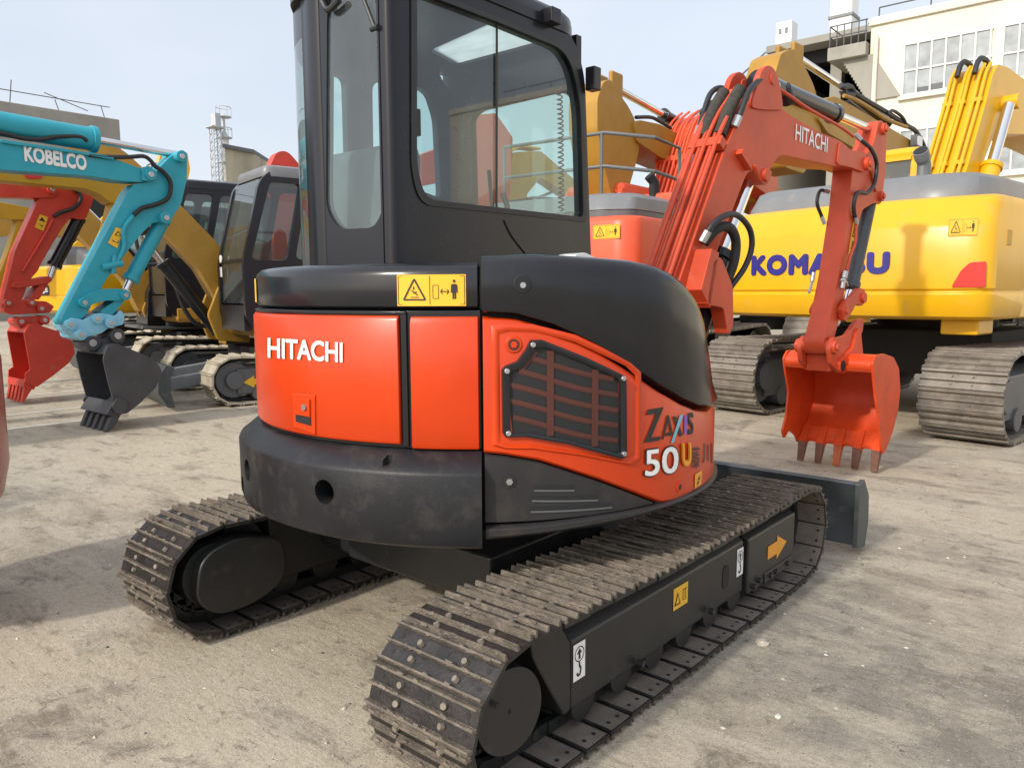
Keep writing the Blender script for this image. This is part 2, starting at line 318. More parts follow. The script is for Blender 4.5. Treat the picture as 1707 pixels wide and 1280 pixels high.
# ------------------------------------------------------------------ crawler tracks
def loop_path(yr, yf, r, zc, sag=.0, rf=None):
    "closed path of the outer plate face in (y,z), with sag of the top run; returns dense points"
    rf = rf or r; P = []; n = 40
    for k in range(n+1): P.append((yr+r+(yf-rf-yr-r)*k/n, 0.0))          # bottom rear->front
    for k in range(1, 30): a = -math.pi/2+math.pi*k/30; P.append((yf-rf+rf*math.cos(a), zc+(rf)*math.sin(a) + (rf-zc)))
    zt_f = 2*rf; zt_r = 2*r
    for k in range(n+1):
        t = k/n; P.append((yf-rf-(yf-rf-yr-r)*t, zt_f+(zt_r-zt_f)*t - sag*math.sin(math.pi*t)))
    for k in range(1, 30): a = math.pi/2+math.pi*k/30; P.append((yr+r+r*math.cos(a), r+r*math.sin(a)))
    return P
def track_shoes(xc, w, path, pitch, T, m, mud=None, th=.012, gh=.019, ribs=3, bolts=True, links=True, detail=True, seed=0):
    rnd = random.Random(seed)
    mb = MB(); L = [0]; N = len(path)
    for i in range(N):
        a, b = path[i], path[(i+1) % N]; L.append(L[-1]+math.hypot(b[0]-a[0], b[1]-a[1]))
    tot = L[-1]; cnt = round(tot/pitch); p = tot/cnt
    def at(s):
        s %= tot; lo = 0
        while L[lo+1] < s: lo += 1
        a, b = path[lo], path[(lo+1) % N]; t = (s-L[lo])/(L[lo+1]-L[lo]); return (a[0]+(b[0]-a[0])*t, a[1]+(b[1]-a[1])*t)
    for k in range(cnt):
        A, B = Vector(at(k*p+.05*p)), Vector(at(k*p+.96*p)); t = (B-A).normalized(); n = Vector((t.y, -t.x)); l = (B-A).length
        jit = rnd.uniform(-.004, .004)
        def f(a, b, c, A=A, t=t, n=n): q = A+t*a+n*c; return T(Vector((xc+b+jit, q.x, q.y)))
        BX = lambda a0, a1, b0, b1, c0, c1, mm=m: mb.box(a0, a1, b0, b1, c0, c1, mm, lambda v: f(v.x, v.y, v.z))
        hw = w/2
        BX(-.004, l, -hw, hw, -th-gh, -gh)
        for j in range(ribs):
            a = l*(.06+.88*j/max(ribs-1, 1)); g = gh*(1.0 if j != 1 else .85)
            q = .0038 if w < .6 else .014
            pr = [(a-q*1.5, -gh), (a+q*1.5, -gh), (a+q*.8, -gh+g), (a-q*.8, -gh+g)]
            mb.prism(pr, lambda u, v, ww: f(u, ww, v), -hw, hw, mud if mud else m)
            if mud and detail:  # crumbs of dried mud along the grouser
                for q_ in range(9):
                    bb = rnd.uniform(-hw+.01, hw-.01); sz = rnd.uniform(.0015, .0045); mb.cyl(f(a-q*rnd.uniform(-1, 1.6), bb-sz*3, -gh+g*.72), f(a-q*rnd.uniform(-.6, 1.2), bb+sz*3, -gh+g*.78), sz+.002, 5, mud)
        if bolts:
            for a in (l*.30, l*.72):
                for b in (-.085, .085): mb.cyl(f(a, b+rnd.uniform(-.004, .004), -gh), f(a, b, -gh+.011), .0105, 8, BOLTM if mud else m, .009)
        if detail:
            for a in (l*.28, l*.7):
                for b in (-.165, .165): mb.cyl(f(a, b, -gh-.001), f(a, b, -gh+.0012), .0075, 8, DARK); mb.cyl(f(a, b, -gh-th+.001), f(a, b, -gh-th-.0040), .0075, 8, DARK)
            for b in (-.0,): BX(l*.22, l*.36, b-.022, b+.022, -gh, -gh+.0012, DARK)
        if detail: BX(l*.06, l*.93, hw*.30, hw*.97, -th-gh-.003, -th-gh-.0005, INDUST); BX(l*.06, l*.93, -hw*.97, -hw*.30, -th-gh-.003, -th-gh-.0005, INDUST)
        if links:
            for b in (-.05, .05): BX(-.01, l+.004, b-.012, b+.012, -th-gh-.045, -th-gh-.002, DARK if not detail else FRAME)
            mb.cyl(f(l*.5, -.066, -th-gh-.028), f(l*.5, .066, -th-gh-.028), .017, 8, FRAME)
    return mb
# ================================================================== MAIN MINI EXCAVATOR
def main_excavator():
    root = thing('mini_excavator', (0, 0, 0), 0, 'large orange and black compact excavator in the foreground, seen from its rounded rear corner', 'excavator')
    I = lambda v: v
    # ---------------- tracks
    path = loop_path(-1.235, 1.39, .245, .245, .02, .238)
    for sx, sd in ((1, 1), (-1, 2)):
        tr = track_shoes(.8*sx, .40, path, .131, I, SHOE, MUD, seed=sd).build('crawler_track', None, root, 0)
        # track frame: long box beam with sloped top, wider front section
        out = sx
        fx = lambda x: .8*sx + out*x
        fr = MB()
        sec = lambda a, z: None
        def beam(y0, y1, xo, zb, zs, zt, cut=0):
            # outline across: inner bottom, outer bottom, outer shoulder, top outer, top inner
            cs = [(-.09, zb), (xo, zb), (xo, zs), (xo-.12, zt), (-.09, zt)]
            rear = [Vector((fx(x), y0 + (.0 if z > .2 else cut), z)) for x, z in cs]; front = [Vector((fx(x), y1, z)) for x, z in cs]
            fr.loops([rear, front] if sx > 0 else [rear[::-1], front[::-1]], FRAME)
        beam(-.70, .535, .13, .125, .342, .452)
        # rear nose closing the beam towards the sprocket
        nose = [(-.70, .125), (-.70, .34), (-.76, .425), (-.90, .43), (-.885, .36), (-.80, .22), (-.735, .12)]
        fr.prism(nose, lambda a, b, w: Vector((fx(w), a, b)), -.06, .128, FRAME)
        beam(.55, 1.08, .145, .105, .345, .43)
        fr.box(*sorted((fx(-.05), fx(.10))), .53, .56, .12, .40, FRAME)
        fo = fr.build('track_frame', None, root, .008)
        sp = MB()
        sp.cyl((fx(.0), -1.0, .265), (fx(.158), -1.02, .272), .118, 40, FRAME); sp.cyl((fx(-.16), -1.0, .265), (fx(-.02), -1.0, .265), .13, 32, FRAME)
        for a in (.4, 2.5): sp.cyl((fx(.158), -1.02+.07*math.cos(a), .272+.07*math.sin(a)), (fx(.162), -1.02+.07*math.cos(a), .272+.07*math.sin(a)), .009, 12, DARK)
        sp.cyl((fx(.158), -1.02, .272), (fx(.161), -1.02, .272), .006, 10, DARK)
        for k in range(15):
            a = 2*math.pi*k/15; sp.box(*sorted((fx(-.03), fx(.03))), -1.0+.155*math.cos(a)-.02, -1.0+.155*math.cos(a)+.02, .265+.155*math.sin(a)-.02, .265+.155*math.sin(a)+.02, FRAME)
        sp.cyl((fx(-.03), -1.0, .265), (fx(.03), -1.0, .265), .16, 30, FRAME)
        sp.build('drive_sprocket', None, root, .004)
        idl = MB(); idl.cyl((fx(-.05), 1.13, .235), (fx(.05), 1.13, .235), .17, 30, FRAME); idl.cyl((fx(-.09), 1.13, .235), (fx(.09), 1.13, .235), .06, 16, FRAME)
        idl.build('idler_wheel', None, root, .006)
        for y in (-.62, -.40, -.18, .04, .26, .48, .72, .92):
            r_ = MB(); r_.cyl((fx(-.07), y, .118), (fx(.115), y, .118), .052, 16, FRAME); r_.cyl((fx(-.035), y, .125), (fx(-.075), y, .125), .072, 16, FRAME); r_.cyl((fx(.075), y, .118), (fx(.118), y, .118), .064, 16, FRAME)
            r_.build('track_roller', None, root, .003)
        # travel motor cover seen on the inner side of the far track
        mo = MB(); pts = rounded([(-1.11, .19), (-1.08, .37), (-.92, .41), (-.70, .36), (-.70, .17), (-.86, .105), (-1.02, .11)], .08, 6)
        mo.prism(pts, lambda a, b, w: Vector((.8*sx - out*w, a, b)), .09, .215, FRAME); mo.build('travel_motor_cover', None, root, .01)
        if sx > 0:
            bx = MB(); bx.box(fx(.10), fx(.152), .72, 1.05, .105, .15, FRAME); bx.build('guard_plate', None, fo, .004)
            for y in (.60, .68, .76, .84, .93, 1.0): b = None
            bl = MB()
            for y, z in ((.60, .13), (.66, .14), (.78, .128), (.84, .128), (.98, .128), (.2, .15), (-.33, .14)): bl.cyl((fx(.14), y, z), (fx(.162), y, z), .013, 8, FRAME)
            bl.build('bolt', None, fo)
            ho = MB(); ho.prism(rounded([(.335, .19), (.39, .19), (.39, .285), (.335, .285)], .026, 4), lambda a, b, w: Vector((fx(w), a, b)), .1305, .1325, DARK)  # dark patches laid on the frame for the shade in its holes
            f_t = lambda a, b, w: Vector((fx(.13-.12*b+w), a, .342+.11*b+w))
            ho.build('hole_shade_patch', None, fo); ho = MB()
            ho.prism([(-.02+.10*math.cos(t*math.pi/10), .47+.30*math.sin(t*math.pi/10)) for t in range(20)], f_t, .001, .003, DARK)
            ho.build('hole_shade_patch', None, fo)
            g = lambda y, z, w: Vector((fx(.13+w), y, z)); gf = lambda y, z, w: Vector((fx(.145+w), y, z))
            d = MB(); d.flat([(.755, .205), (.86, .205), (.86, .18), (.975, .235), (.86, .29), (.86, .265), (.755, .265)], gf, .002, DOR); d.build('arrow_decal', None, fo)
            d = MB(); d.flat([(-.075, .235), (.035, .235), (.035, .318), (-.075, .318)], g, .002, DYEL)
            d.flat([(-.068, .25), (-.022, .25), (-.045, .30)], g, .003, DBLK); d.flat([(-.058, .256), (-.032, .256), (-.045, .288)], g, .0036, DYEL)
            for q in range(2): d.flat([(-.005+q*.017, .255), (.008+q*.017, .255), (.008+q*.017, .298), (-.005+q*.017, .298)], g, .003, DBLK); d.flat([(-.003+q*.017, .258), (.006+q*.017, .258), (.006+q*.017, .295), (-.003+q*.017, .295)], g, .0036, DYEL)
            d.build('manual_decal', None, fo)
            for y0, z0 in ((-.695, .212), (.465, .205)):
                d = MB(); Wd, Hd = .062, .118; d.flat([(y0, z0), (y0+Wd, z0), (y0+Wd, z0+Hd), (y0, z0+Hd)], g, .002, WHITE)
                c = circle2(y0+.031, z0+.082, .025, 20); ci = circle2(y0+.031, z0+.082, .0215, 20)
                d.strip(c+c[:1], ci+ci[:1], lambda a, b: g(a, b, .003), DBLK)
                d.flat([(y0+.026, z0+.066), (y0+.036, z0+.066), (y0+.036, z0+.084), (y0+.044, z0+.084), (y0+.031, z0+.1), (y0+.018, z0+.084), (y0+.026, z0+.084)], g, .003, DBLK)
                hk = [(y0+.031+dx, z0+dz) for dx, dz in ((0, .056), (0, .044), (.008, .034), (.004, .016), (-.008, .014), (-.013, .024))]
                for (a, b), (c_, e) in zip(hk, hk[1:]):
                    l = math.hypot(c_-a, e-b); nx, ny = -(e-b)/l*.004, (c_-a)/l*.004; d.flat([(a-nx, b-ny), (c_-nx, e-ny), (c_+nx, e+ny), (a+nx, b+ny)], g, .003, DBLK)
                d.build('tie_down_decal', None, fo)
    un = MB(); un.box(-.42, .42, -.50, .50, .25, .44, FRAME); un.box(-.72, .72, -.42, -.20, .22, .38, FRAME); un.box(-.72, .72, .20, .42, .22, .38, FRAME); un.cyl((0, 0, .40), (0, 0, .585), .40, 40, FRAME)
    un.build('undercarriage', None, root, .015)
    # ---------------- dozer blade
    bl = MB(); prof = [(1.70, .375), (1.735, .385), (1.80, .30), (1.82, .17), (1.79, .05), (1.74, .03), (1.745, .06), (1.77, .17), (1.75, .29)]
    bl.prism(prof, lambda a, b, w: Vector((w, a, b)), -1.02, 1.06, BLADEM)
    bo = bl.build('dozer_blade', None, root, .004)
    for x in (-1.025, 1.052):
        e = MB(); e.prism([(1.66, .385), (1.74, .40), (1.83, .30), (1.845, .15), (1.80, .02), (1.66, .045)], lambda a, b, w: Vector((x+w, a, b)), -.012, .014, BLADEM); e.build('end_plate', None, bo, .004)
    for sx in (-1, 1):
        a = MB(); a.hexa([Vector(p) for p in ((.30*sx-.06, .3, .22), (.30*sx+.06, .3, .22), (.42*sx+.06, 1.72, .14), (.42*sx-.06, 1.72, .14), (.30*sx-.06, .3, .34), (.30*sx+.06, .3, .34), (.42*sx+.06, 1.72, .26), (.42*sx-.06, 1.72, .26))], BLADEM); a.build('blade_arm', None, bo, .01)
    # ---------------- rounded rear body
    def revolve(prof, th0, th1, m, name, bevel=0, parent=root, cuts=(), n=None):
        mb = MB(); n = n or max(8, int((th1-th0)/2.2)); 
        mb.loops([[cylf(R, th0+(th1-th0)*k/n, z) for R, z in prof] for k in range(n+1)], m)
        o = mb.build(name, None, parent, bevel)
        if cuts:
            cc = MB()
            for c in cuts: cc.cyl(*c)
            co = cc.build('cutter', DARK, None); md = o.modifiers.new('b', 'BOOLEAN'); md.object = co; md.operation = 'DIFFERENCE'; md.solver = 'EXACT'
            if bevel: o.modifiers.move(len(o.modifiers)-1, 0)
            dg = bpy.context.evaluated_depsgraph_get(); me = bpy.data.meshes.new_from_object(o.evaluated_get(dg)); o.modifiers.clear(); o.data = me
            me.set_sharp_from_angle(angle=rad(38)); bpy.data.objects.remove(co)
        return o
    hole = lambda th, z, r, d: (cylf(1.06, th, z), cylf(1.02-d, th, z), r, 28)
    cw = revolve([(.55, .60), (.985, .585), (1.012, .60), (1.02, .63), (1.02, .825), (1.014, .838), (.995, .852), (.95, .888), (.90, .893), (.55, .893)], -100, 39.3, CAST, 'counterweight', 0, root,
                 [hole(8.8, .748, .041, .10), hole(-20.3, .740, .041, .10), (cylf(1.06, -27, .645), cylf(.9, -27, .66), .045, 24), (cylf(1.03, 21.5, .862), cylf(.96, 21.5, .862), .017, 6)])
    core = revolve([(.2, .60), (.9, .60), (.905, 1.335), (.2, 1.335)], -110, 120, DARK, 'machine_core')
    gap = revolve([(.6, .893), (.925, .893), (.925, 1.338), (.6, 1.338)], -100, 39.4, BLACK, 'hood_frame', .004)
    door = revolve([(.91, .912), (.938, .906), (.945, .918), (.945, 1.308), (.936, 1.322), (.91, 1.322)], -58, 23.2, ORANGE, 'engine_hood_door', .005)
    trim = revolve([(.91, 1.326), (.938, 1.326), (.938, 1.335), (.91, 1.337)], -58, 24.6, BLACK, 'door_seal', .002, door)
    trim2 = revolve([(.91, .898), (.934, .90), (.934, 1.334), (.91, 1.334)], 23.45, 24.7, BLACK, 'door_seal', .003, door)
    pan = revolve([(.90, .897), (.94, .895), (.946, .903), (.946, 1.296), (.936, 1.318), (.90, 1.322)], 25.6, 38.9, ORANGE, 'corner_panel', .004)
    bd = revolve([(.45, 1.342), (.915, 1.342), (.927, 1.35), (.932, 1.37), (.932, 1.448), (.925, 1.468), (.908, 1.482), (.88, 1.488), (.45, 1.490)], -100, 38.9, BLACK, 'upper_hood', .003)
    warning_label(lambda a, b, w: cylf(.932+w, a, b), 23.0, 36.6, 1.352, 1.450, bd)
    s_ = MB()
    for k in range(6): s_.add([cylf(.9355, -34+k, 1.36), cylf(.9355, -33+k, 1.36), cylf(.9355, -33+k, 1.45), cylf(.9355, -34+k, 1.45)], [(0, 1, 2, 3)], DYEL)
    s_.build('warning_label', None, bd)
    fD = lambda a, b, w: cylf(.945+w, a, b)
    tx = MB(); text(tx, 'HITACHI', lambda a, b, w: cylf(.945+w, *cylpx(448+a*125, 597-b*35+a*8, .945)), 0, 1, 0, 1, .004, WHITE, .03, 0, .98); tx.build('lettering', None, door)
    # latch: recessed pocket frame, flap and lock
    lt = MB(); lt.prism([(-4.6, .93), (2.7, .916), (3.0, 1.052), (-4.6, 1.050)], fD, -.01, .006, ORANGE); la = lt.build('door_latch', None, door, .003)
    q = MB(); q.prism([(-3.4, .952), (1.6, .946), (1.6, .974), (-3.4, .976)], fD, .0062, .008, DARK); q.prism([(-3.4, .978), (1.6, .977), (1.7, 1.036), (-3.4, 1.036)], fD, .004, .012, ORANGE); q.build('latch_flap', None, la, .002)
    q = MB(); q.cyl(cylf(.955, .2, 1.008), cylf(.963, .2, 1.008), .011, 16, STEEL); q.build('lock', None, la)
    # ---------------- right side
    ZB = [(39.6, 1.325), (45.7, 1.319), (52.4, 1.286), (57, 1.252), (62, 1.212), (70.5, 1.131), (77.2, 1.068), (85.7, 1.006), (93, .968), (101, .946), (130, .935)]
    OB = [(39.6, .894), (43.4, .887), (50.1, .863), (55, .832), (62.4, .783), (71, .719), (78.6, .662), (83.5, .655), (93.6, .655), (130, .66)]
    ZT = [(39.6, 1.507), (50, 1.513), (62, 1.506), (70, 1.499), (76.5, 1.486), (81, 1.466), (86, 1.432), (91, 1.384), (95, 1.31), (98.5, 1.21), (103, 1.08), (110, 1.0), (120, .97), (130, .96)]
    def shell(name, th0, th1, zlo, zhi, prof, m, n=60, bevel=0, parent=root):
        "prof(zl,zh): list of (R,z)"
        mb = MB(); mb.loops([[cylf(R, t, z) for R, z in prof(zlo(t), zhi(t), t)] for t in [th0+(th1-th0)*k/n for k in range(n+1)]], m)
        return mb.build(name, None, parent, bevel)
    sc = shell('side_cover', 39.75, 128, lambda t: interp(OB, t), lambda t: interp(ZB, t)-.006,
               lambda a, b, t: [(.90, a), (.974, a), (.983, a+.008), (.983, b-.026), (.972, b-.006), (.955, b), (.90, b)], ORANGE, 70, .002)
    def lidprof(a, b, t):
        h = b-a; f_ = min(.055, h*.4); k = max(.1, min(1, (h-.05)/.3))
        return [(.60, a), (.955, a), (.985, a+.006), (.992, a+.018), (.990, b-f_*1.2), (.984, b-f_*.6), (.968, b-f_*.22), (.94, b-f_*.05), (.90, b), (.45, b+.002)]
    lid = shell('fuel_tank_cover', 39.6, 126, lambda t: interp(ZB, t)+.006, lambda t: max(interp(ZT, t), interp(ZB, t)+.03), lidprof, BLACK, 90, 0)
    lk = MB(); c0 = cylf(.99, 46.9, 1.418); o_ = Vector((math.sin(rad(46.9)), -math.cos(rad(46.9)), 0))
    lk.cyl(cylf(.988, 46.9, 1.418), cylf(.9935, 46.9, 1.418), .030, 28, DARK, .026); lk.cyl(cylf(.99, 46.9, 1.418), cylf(.9955, 46.9, 1.418), .020, 24, BLACK); lk.cyl(cylf(.99, 46.9, 1.415), cylf(.999, 46.9, 1.415), .009, 14, STEEL); lk.build('lock', None, lid)
    sk = shell('lower_skirt', 39.9, 122, lambda t: .6645, lambda t: max(interp(OB, t)-.006, .669), lambda a, b, t: [(.90, a), (.970, a), (.978, a+.004), (.978, b-.004), (.972, b), (.90, b)], SKIRT, 60, 0)
    rim = shell('skirt_rim', 39.9, 124, lambda t: interp([(40, .615), (62, .634), (78, .642), (92, .645), (130, .645)], t), lambda t: interp([(40, .655), (62, .666), (78, .664), (92, .668), (130, .67)], t), lambda a, b, t: [(.5, a), (.985, a), (1.0, a+.01), (1.0, b-.006), (.99, b-.001), (.9, b-.001)], SKIRT, 60, .002)
    lo = MB(); fS = lambda a, b, w: cylf(.978+w, a, b)
    for z, a0, a1, dz in ((.770, 49, 57, -.010), (.737, 48.6, 62, -.018), (.701, 48.4, 65.2, -.013)):
        n = 8; lo.strip([(a0+(a1-a0)*k/n, z+dz*k/n) for k in range(n+1)], [(a0+(a1-a0)*k/n, z+.014+dz*k/n) for k in range(n+1)], lambda a, b: fS(a, b, .0015), DARK)  # dark strips painted for the shade inside the slots
        lo.strip([(a0+(a1-a0)*k/n, z-.006+dz*k/n) for k in range(n+1)], [(a0+(a1-a0)*k/n, z+dz*k/n) for k in range(n+1)], lambda a, b: fS(a, b, .004), GREYD)  # lighter strips painted as the lit lower lips
    lo.build('louvre_slot_shading', None, sk)
    bt = MB(); bt.cyl(cylf(.972, 44.4, .80), cylf(.9815, 44.4, .80), .021, 20, SKIRT); bt.cyl(cylf(.97, 44.4, .80), cylf(.988, 44.4, .80), .011, 6, STEEL); bt.build('bolt', None, sk)
    # grille
    fG = lambda a, b, w: cylf(.983+w, a, b)
    GO = [(48.3, 1.247), (50.4, 1.248), (59, 1.189), (66.8, 1.127), (67.8, 1.11), (68.2, .852), (67, .846), (55.1, .914), (47.1, .944), (43.6, .944), (43.1, .958), (43, 1.155), (43.6, 1.168), (45.8, 1.182), (47.3, 1.215)]
    def inset(P, k, c=(56, 1.03)): return [(c[0]+(a-c[0])*(1-k), c[1]+(b-c[1])*(1-k)) for a, b in P]
    def dense(P, k=4):
        out = []
        for (a, b), (c, d) in zip(P, P[1:]+P[:1]): out += [(a+(c-a)*j/k, b+(d-b)*j/k) for j in range(k)]
        return out
    GOd = dense(GO); GI = inset(GOd, .115); n = len(GOd)
    EMd = dense([(41.9, .922), (41.9, 1.280), (44, 1.288), (49, 1.284), (57, 1.250), (68.8, 1.160), (71.3, 1.125), (71.5, .842), (69.5, .824), (58, .876), (49, .906), (44, .910)], 6)
    em = MB(); E0, E1, E2, E3 = inset(EMd, -.045), inset(EMd, -.01), inset(EMd, .025), inset(EMd, .06)   # raised orange surround round the grille
    em.loops([[fG(*p, 0) for p in E0], [fG(*p, .006) for p in E1], [fG(*p, .006) for p in E2], [fG(*p, 0) for p in E3]], ORANGE, caps=False)
    em.build('grille_surround', None, sc)
    gr = MB(); gr.loops([[fG(*p, 0) for p in GOd], [fG(*p, .013) for p in inset(GOd, .01)], [fG(*p, .014) for p in inset(GOd, .06)], [fG(*p, .010) for p in GI], [fG(*p, 0) for p in GI]], BLACK, caps=False)
    go = gr.build('grille', None, sc, 0, ang=30)
    # dark back sheet painting in the mesh and the recess shade, clipped to the opening
    def zlim(P, a):
        zs = []
        for (a0, b0), (a1, b1) in zip(P, P[1:]+P[:1]):
            if (a0-a)*(a1-a) <= 0 and a0 != a1: zs.append(b0+(b1-b0)*(a-a0)/(a1-a0))
        return (min(zs), max(zs)) if len(zs) > 1 else None
    amin, amax = min(p[0] for p in GI), max(p[0] for p in GI); xs = [amin+.05+(amax-amin-.1)*k/40 for k in range(41)]
    bk = MB(); bk.strip([(a, zlim(GI, a)[1]+.006) for a in xs], [(a, zlim(GI, a)[0]-.006) for a in xs], lambda a, b: fG(a, b, .0015), DARK); bk.build('mesh_screen', mat('fine black mesh', (.02, .018, .016), .6), go)
    sl = MB()
    for k in range(7):
        off = .93+.050*k
        row = [(a, off - (a-50)*.0046*(1.0) + (.004*math.sin(a*.3))) for a in xs]
        row = [(a, b) for a, b in row if zlim(GI, a)[0]+.004 < b < zlim(GI, a)[1]-.006]
        if len(row) > 3: sl.strip([(a, b+.008) for a, b in row], [(a, b-.006) for a, b in row], lambda a, b: fG(a, b, .0045), ORDARK); sl.strip([(a, b-.006) for a, b in row], [(a, b-.010) for a, b in row], lambda a, b: fG(a, b, .0030), ORDARK)
    for a in (51.4, 60.4):
        zl = zlim(GI, a); zh = zlim(GI, a+1.2); sl.prism([(a, max(zl[0], zh[0])), (a+1.3, max(zl[0], zh[0])), (a+1.3, min(zl[1], zh[1])), (a, min(zl[1], zh[1]))], fG, .0015, .0052, ORDARK)
    sl.prism([(45.2, 1.165), (47.0, 1.15), (49.6, 1.205), (49.0, 1.222)], fG, .0015, .0048, ORDARK)
    sl.build('grille_slats', None, go)
    for a, b in ((48.7, 1.232), (66.9, 1.114), (67.3, .864), (44.2, .957), (44.0, 1.152)):
        s1 = MB(); s1.cyl(fG(a, b, .008), fG(a, b, .020), .0105, 14, STEEL, .008); s1.build('bolt', None, go, .002)
    kn = MB(); kn.cyl(fG(45.3, 1.233, -.002), fG(45.3, 1.233, .004), .030, 24, ORANGE, .024); kn.cyl(fG(45.3, 1.233, 0), fG(45.3, 1.233, .0055), .018, 20, ORDARK); kn.cyl(fG(45.3, 1.233, 0), fG(45.3, 1.233, .0085), .011, 6, ORANGE); kn.build('bolt', None, sc)
    kn = MB(); kn.cyl(fG(84.6, .702, 0), fG(84.6, .702, .004), .018, 20, ORANGE); kn.cyl(fG(84.6, .702, 0), fG(84.6, .702, .006), .010, 16, ORDARK); kn.build('bolt', None, sc)
    # side lettering, wrapped on the curved cover
    def fP(x, y, w): t, z = cylpx(1040+x*.1484, 640+y*.1484, .983); return fG(t, z, w)
    zx = MB(); L3 = lambda P, m, w=.003: zx.flat(P, fP, w, m)
    L3([(262, 285), (440, 258), (300, 600), (412, 585), (392, 632), (218, 660), (352, 332), (242, 350)], DBLK)
    L3([(415, 625), (478, 350), (498, 350), (500, 400), (438, 620)], DBLK); L3([(486, 350), (500, 350), (545, 560), (520, 588), (512, 540)], DBLK); L3([(470, 545), (525, 540), (520, 578), (462, 584)], DBLK)
    L3([(538, 362), (578, 362), (655, 575), (618, 590)], DBLK); L3([(618, 350), (656, 345), (550, 655), (518, 660)], TEALD, .0042)
    L3([(672, 352), (706, 348), (702, 556), (668, 562)], PURP)
    text(zx, 'S', lambda u, v, w: fP(706+u*70, 572-v*255-u*6, w), 0, 1, 0, 1, .003, DBLK, .03)
    zx.build('lettering', None, sc)
    zt = MB(); fN = lambda u, v, w: fP(222+u*378, 1040-v*300-u*48*(1+.1*v), w)
    for k, (dx, dy) in enumerate(((-.028, -.035), (.028, -.035), (.028, .035), (-.028, .035), (0, -.045), (0, .045), (.035, 0), (-.035, 0))): text(zt, '50', lambda u, v, w, dx=dx, dy=dy: fN(u+dx, v+dy, w), 0, 1, 0, 1, .0025+.0003*k, DBLK, 0)
    text(zt, '50', fN, 0, 1, 0, 1, .0056, WHITE, .02); text(zt, 'U', lambda u, v, w: fP(632+u*108, 925-v*265-u*8, w), 0, 1, 0, 1, .0036, DOR, .05)
    zt.build('lettering', None, sc)
    for ch, x0_, x1_, y0_, y1_ in (('\u85e4', 752, 850, 945, 700), ('\u5ddd', 880, 985, 890, 665)):
        zt = MB(); vs, fs, _, _ = text_geo(ch); zt.add([fP(x0_+v[0]*(x1_-x0_), y0_+v[1]*(y1_-y0_), .0035) for v in vs], fs, DBLK); zt.build('lettering', None, sc)
    d = MB(); d.flat([(91.5, .672), (95.5, .674), (95.5, .728), (91.5, .725)], fG, .003, DOR); d.flat([(93.2, .703), (94.6, .713), (94.0, .693)], fG, .004, DBLK); d.flat([(92.6, .68), (94.0, .687), (93.2, .697)], fG, .004, DBLK); d.build('small_decal', None, sc)
    # ---------------- cab
    cab_mb = MB(); px = lambda x, y: (460+x*.3517, y*.3517)
    XR = .045
    def yz(pts, X): return [tuple(onaxis(*px(a, b), 0, X)[k] for k in (1, 2)) for a, b in pts]
    hr = rounded(yz([(664, -40), (664, 800), (705, 945), (1455, 1030), (1440, 470), (1380, 245), (1060, 112)], XR), [.03, .10, .10, .03, .12, .12, .01], 6)
    outer = rounded([(-.53, 1.20), (.70, 1.20), (.665, 1.60), (.605, 2.42), (.50, 2.575), (.30, 2.61), (-.53, 2.61)], [0, 0, .2, .16, .14, .1, .03], 5)
    wall = MB(); fR = lambda a, b, w: Vector((XR+w, a, b)); plate(wall, outer, [hr], fR, -.05, .0, CABM)
    # rubber lip round the window
    cab = wall.build('cab', None, root, 0, ang=35)
    K = len(hr); c_ = (sum(p[0] for p in hr)/K, sum(p[1] for p in hr)/K)
    ho2 = [(p[0]+(p[0]-c_[0])*.055, p[1]+(p[1]-c_[1])*.055) for p in hr]
    sl_ = MB(); sl_.loops([[fR(*p, .0) for p in ho2], [fR(*p, .006) for p in ho2], [fR(*p, .006) for p in hr], [fR(*p, -.02) for p in hr]], RUBBER, caps=False); sl_.build('window_seal', None, cab)
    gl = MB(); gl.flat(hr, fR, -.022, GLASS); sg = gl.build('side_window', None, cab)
    dv = MB(); p0, p1 = yz([(1060, 108), (1058, 985)], XR); dv.tube([fR(*p0, -.015), fR(*p1, -.015)], .005, 6, RUBBER); dv.build('sliding_joint', None, sg)
    hb = yz([(688, 575)], XR)[0]; hd = MB(); hd.box(XR-.06, XR-.02, hb[0]-.02, hb[0]+.02, hb[1]-.05, hb[1]+.05, RUBBER); hd.box(XR-.06, XR-.02, hb[0]-.05, hb[0], hb[1]-.012, hb[1]+.012, RUBBER); hd.build('window_handle', None, sg, .005)
    sm = MB(); sm.tube([fR(*p, .002) for p in yz([(1080, 1045), (1110, 1110), (1150, 1165), (1180, 1200)], XR)], .004, 6, RUBBER, smooth=4); sm.build('door_seal', None, cab)
    pass
    # rear corner posts (round columns) and rear wall
    post = MB(); post.prism(rounded([(-.014, -.607), (.049, -.607), (.049, -.532), (.01, -.532), (.0, -.56), (-.014, -.56)], [.0, .055, 0, 0, .01, 0], 6), lambda a, b, w: Vector((a, b, w)), 1.2, 2.60, CABM)
    post.prism([(-.010, -.612), (.0, -.612), (.0, -.606), (-.010, -.606)], lambda a, b, w: Vector((a, b, w)), 1.4, 2.6, CABM); post.build('corner_post', None, cab, .004)
    YB = -.585
    def xz(pts, Y): return [tuple(onaxis(*px(a, b), 1, Y)[k] for k in (0, 2)) for a, b in pts]
    hrb = rounded(xz([(246, 95), (242, 990), (300, 1088), (470, 1080), (512, 1000), (515, -40), (258, -40)], YB), [.03, .05, .06, .06, .05, .03, .03], 5)
    rw = MB(); xl = xz([(228, 600)], YB)[0][0]
    plate(rw, [(xl, 1.2), (-.016, 1.2), (-.016, 2.60), (xl, 2.60)], [hrb], lambda a, b, w: Vector((a, YB+w, b)), -.005, .03, CABM); rw.build('rear_wall', None, cab)
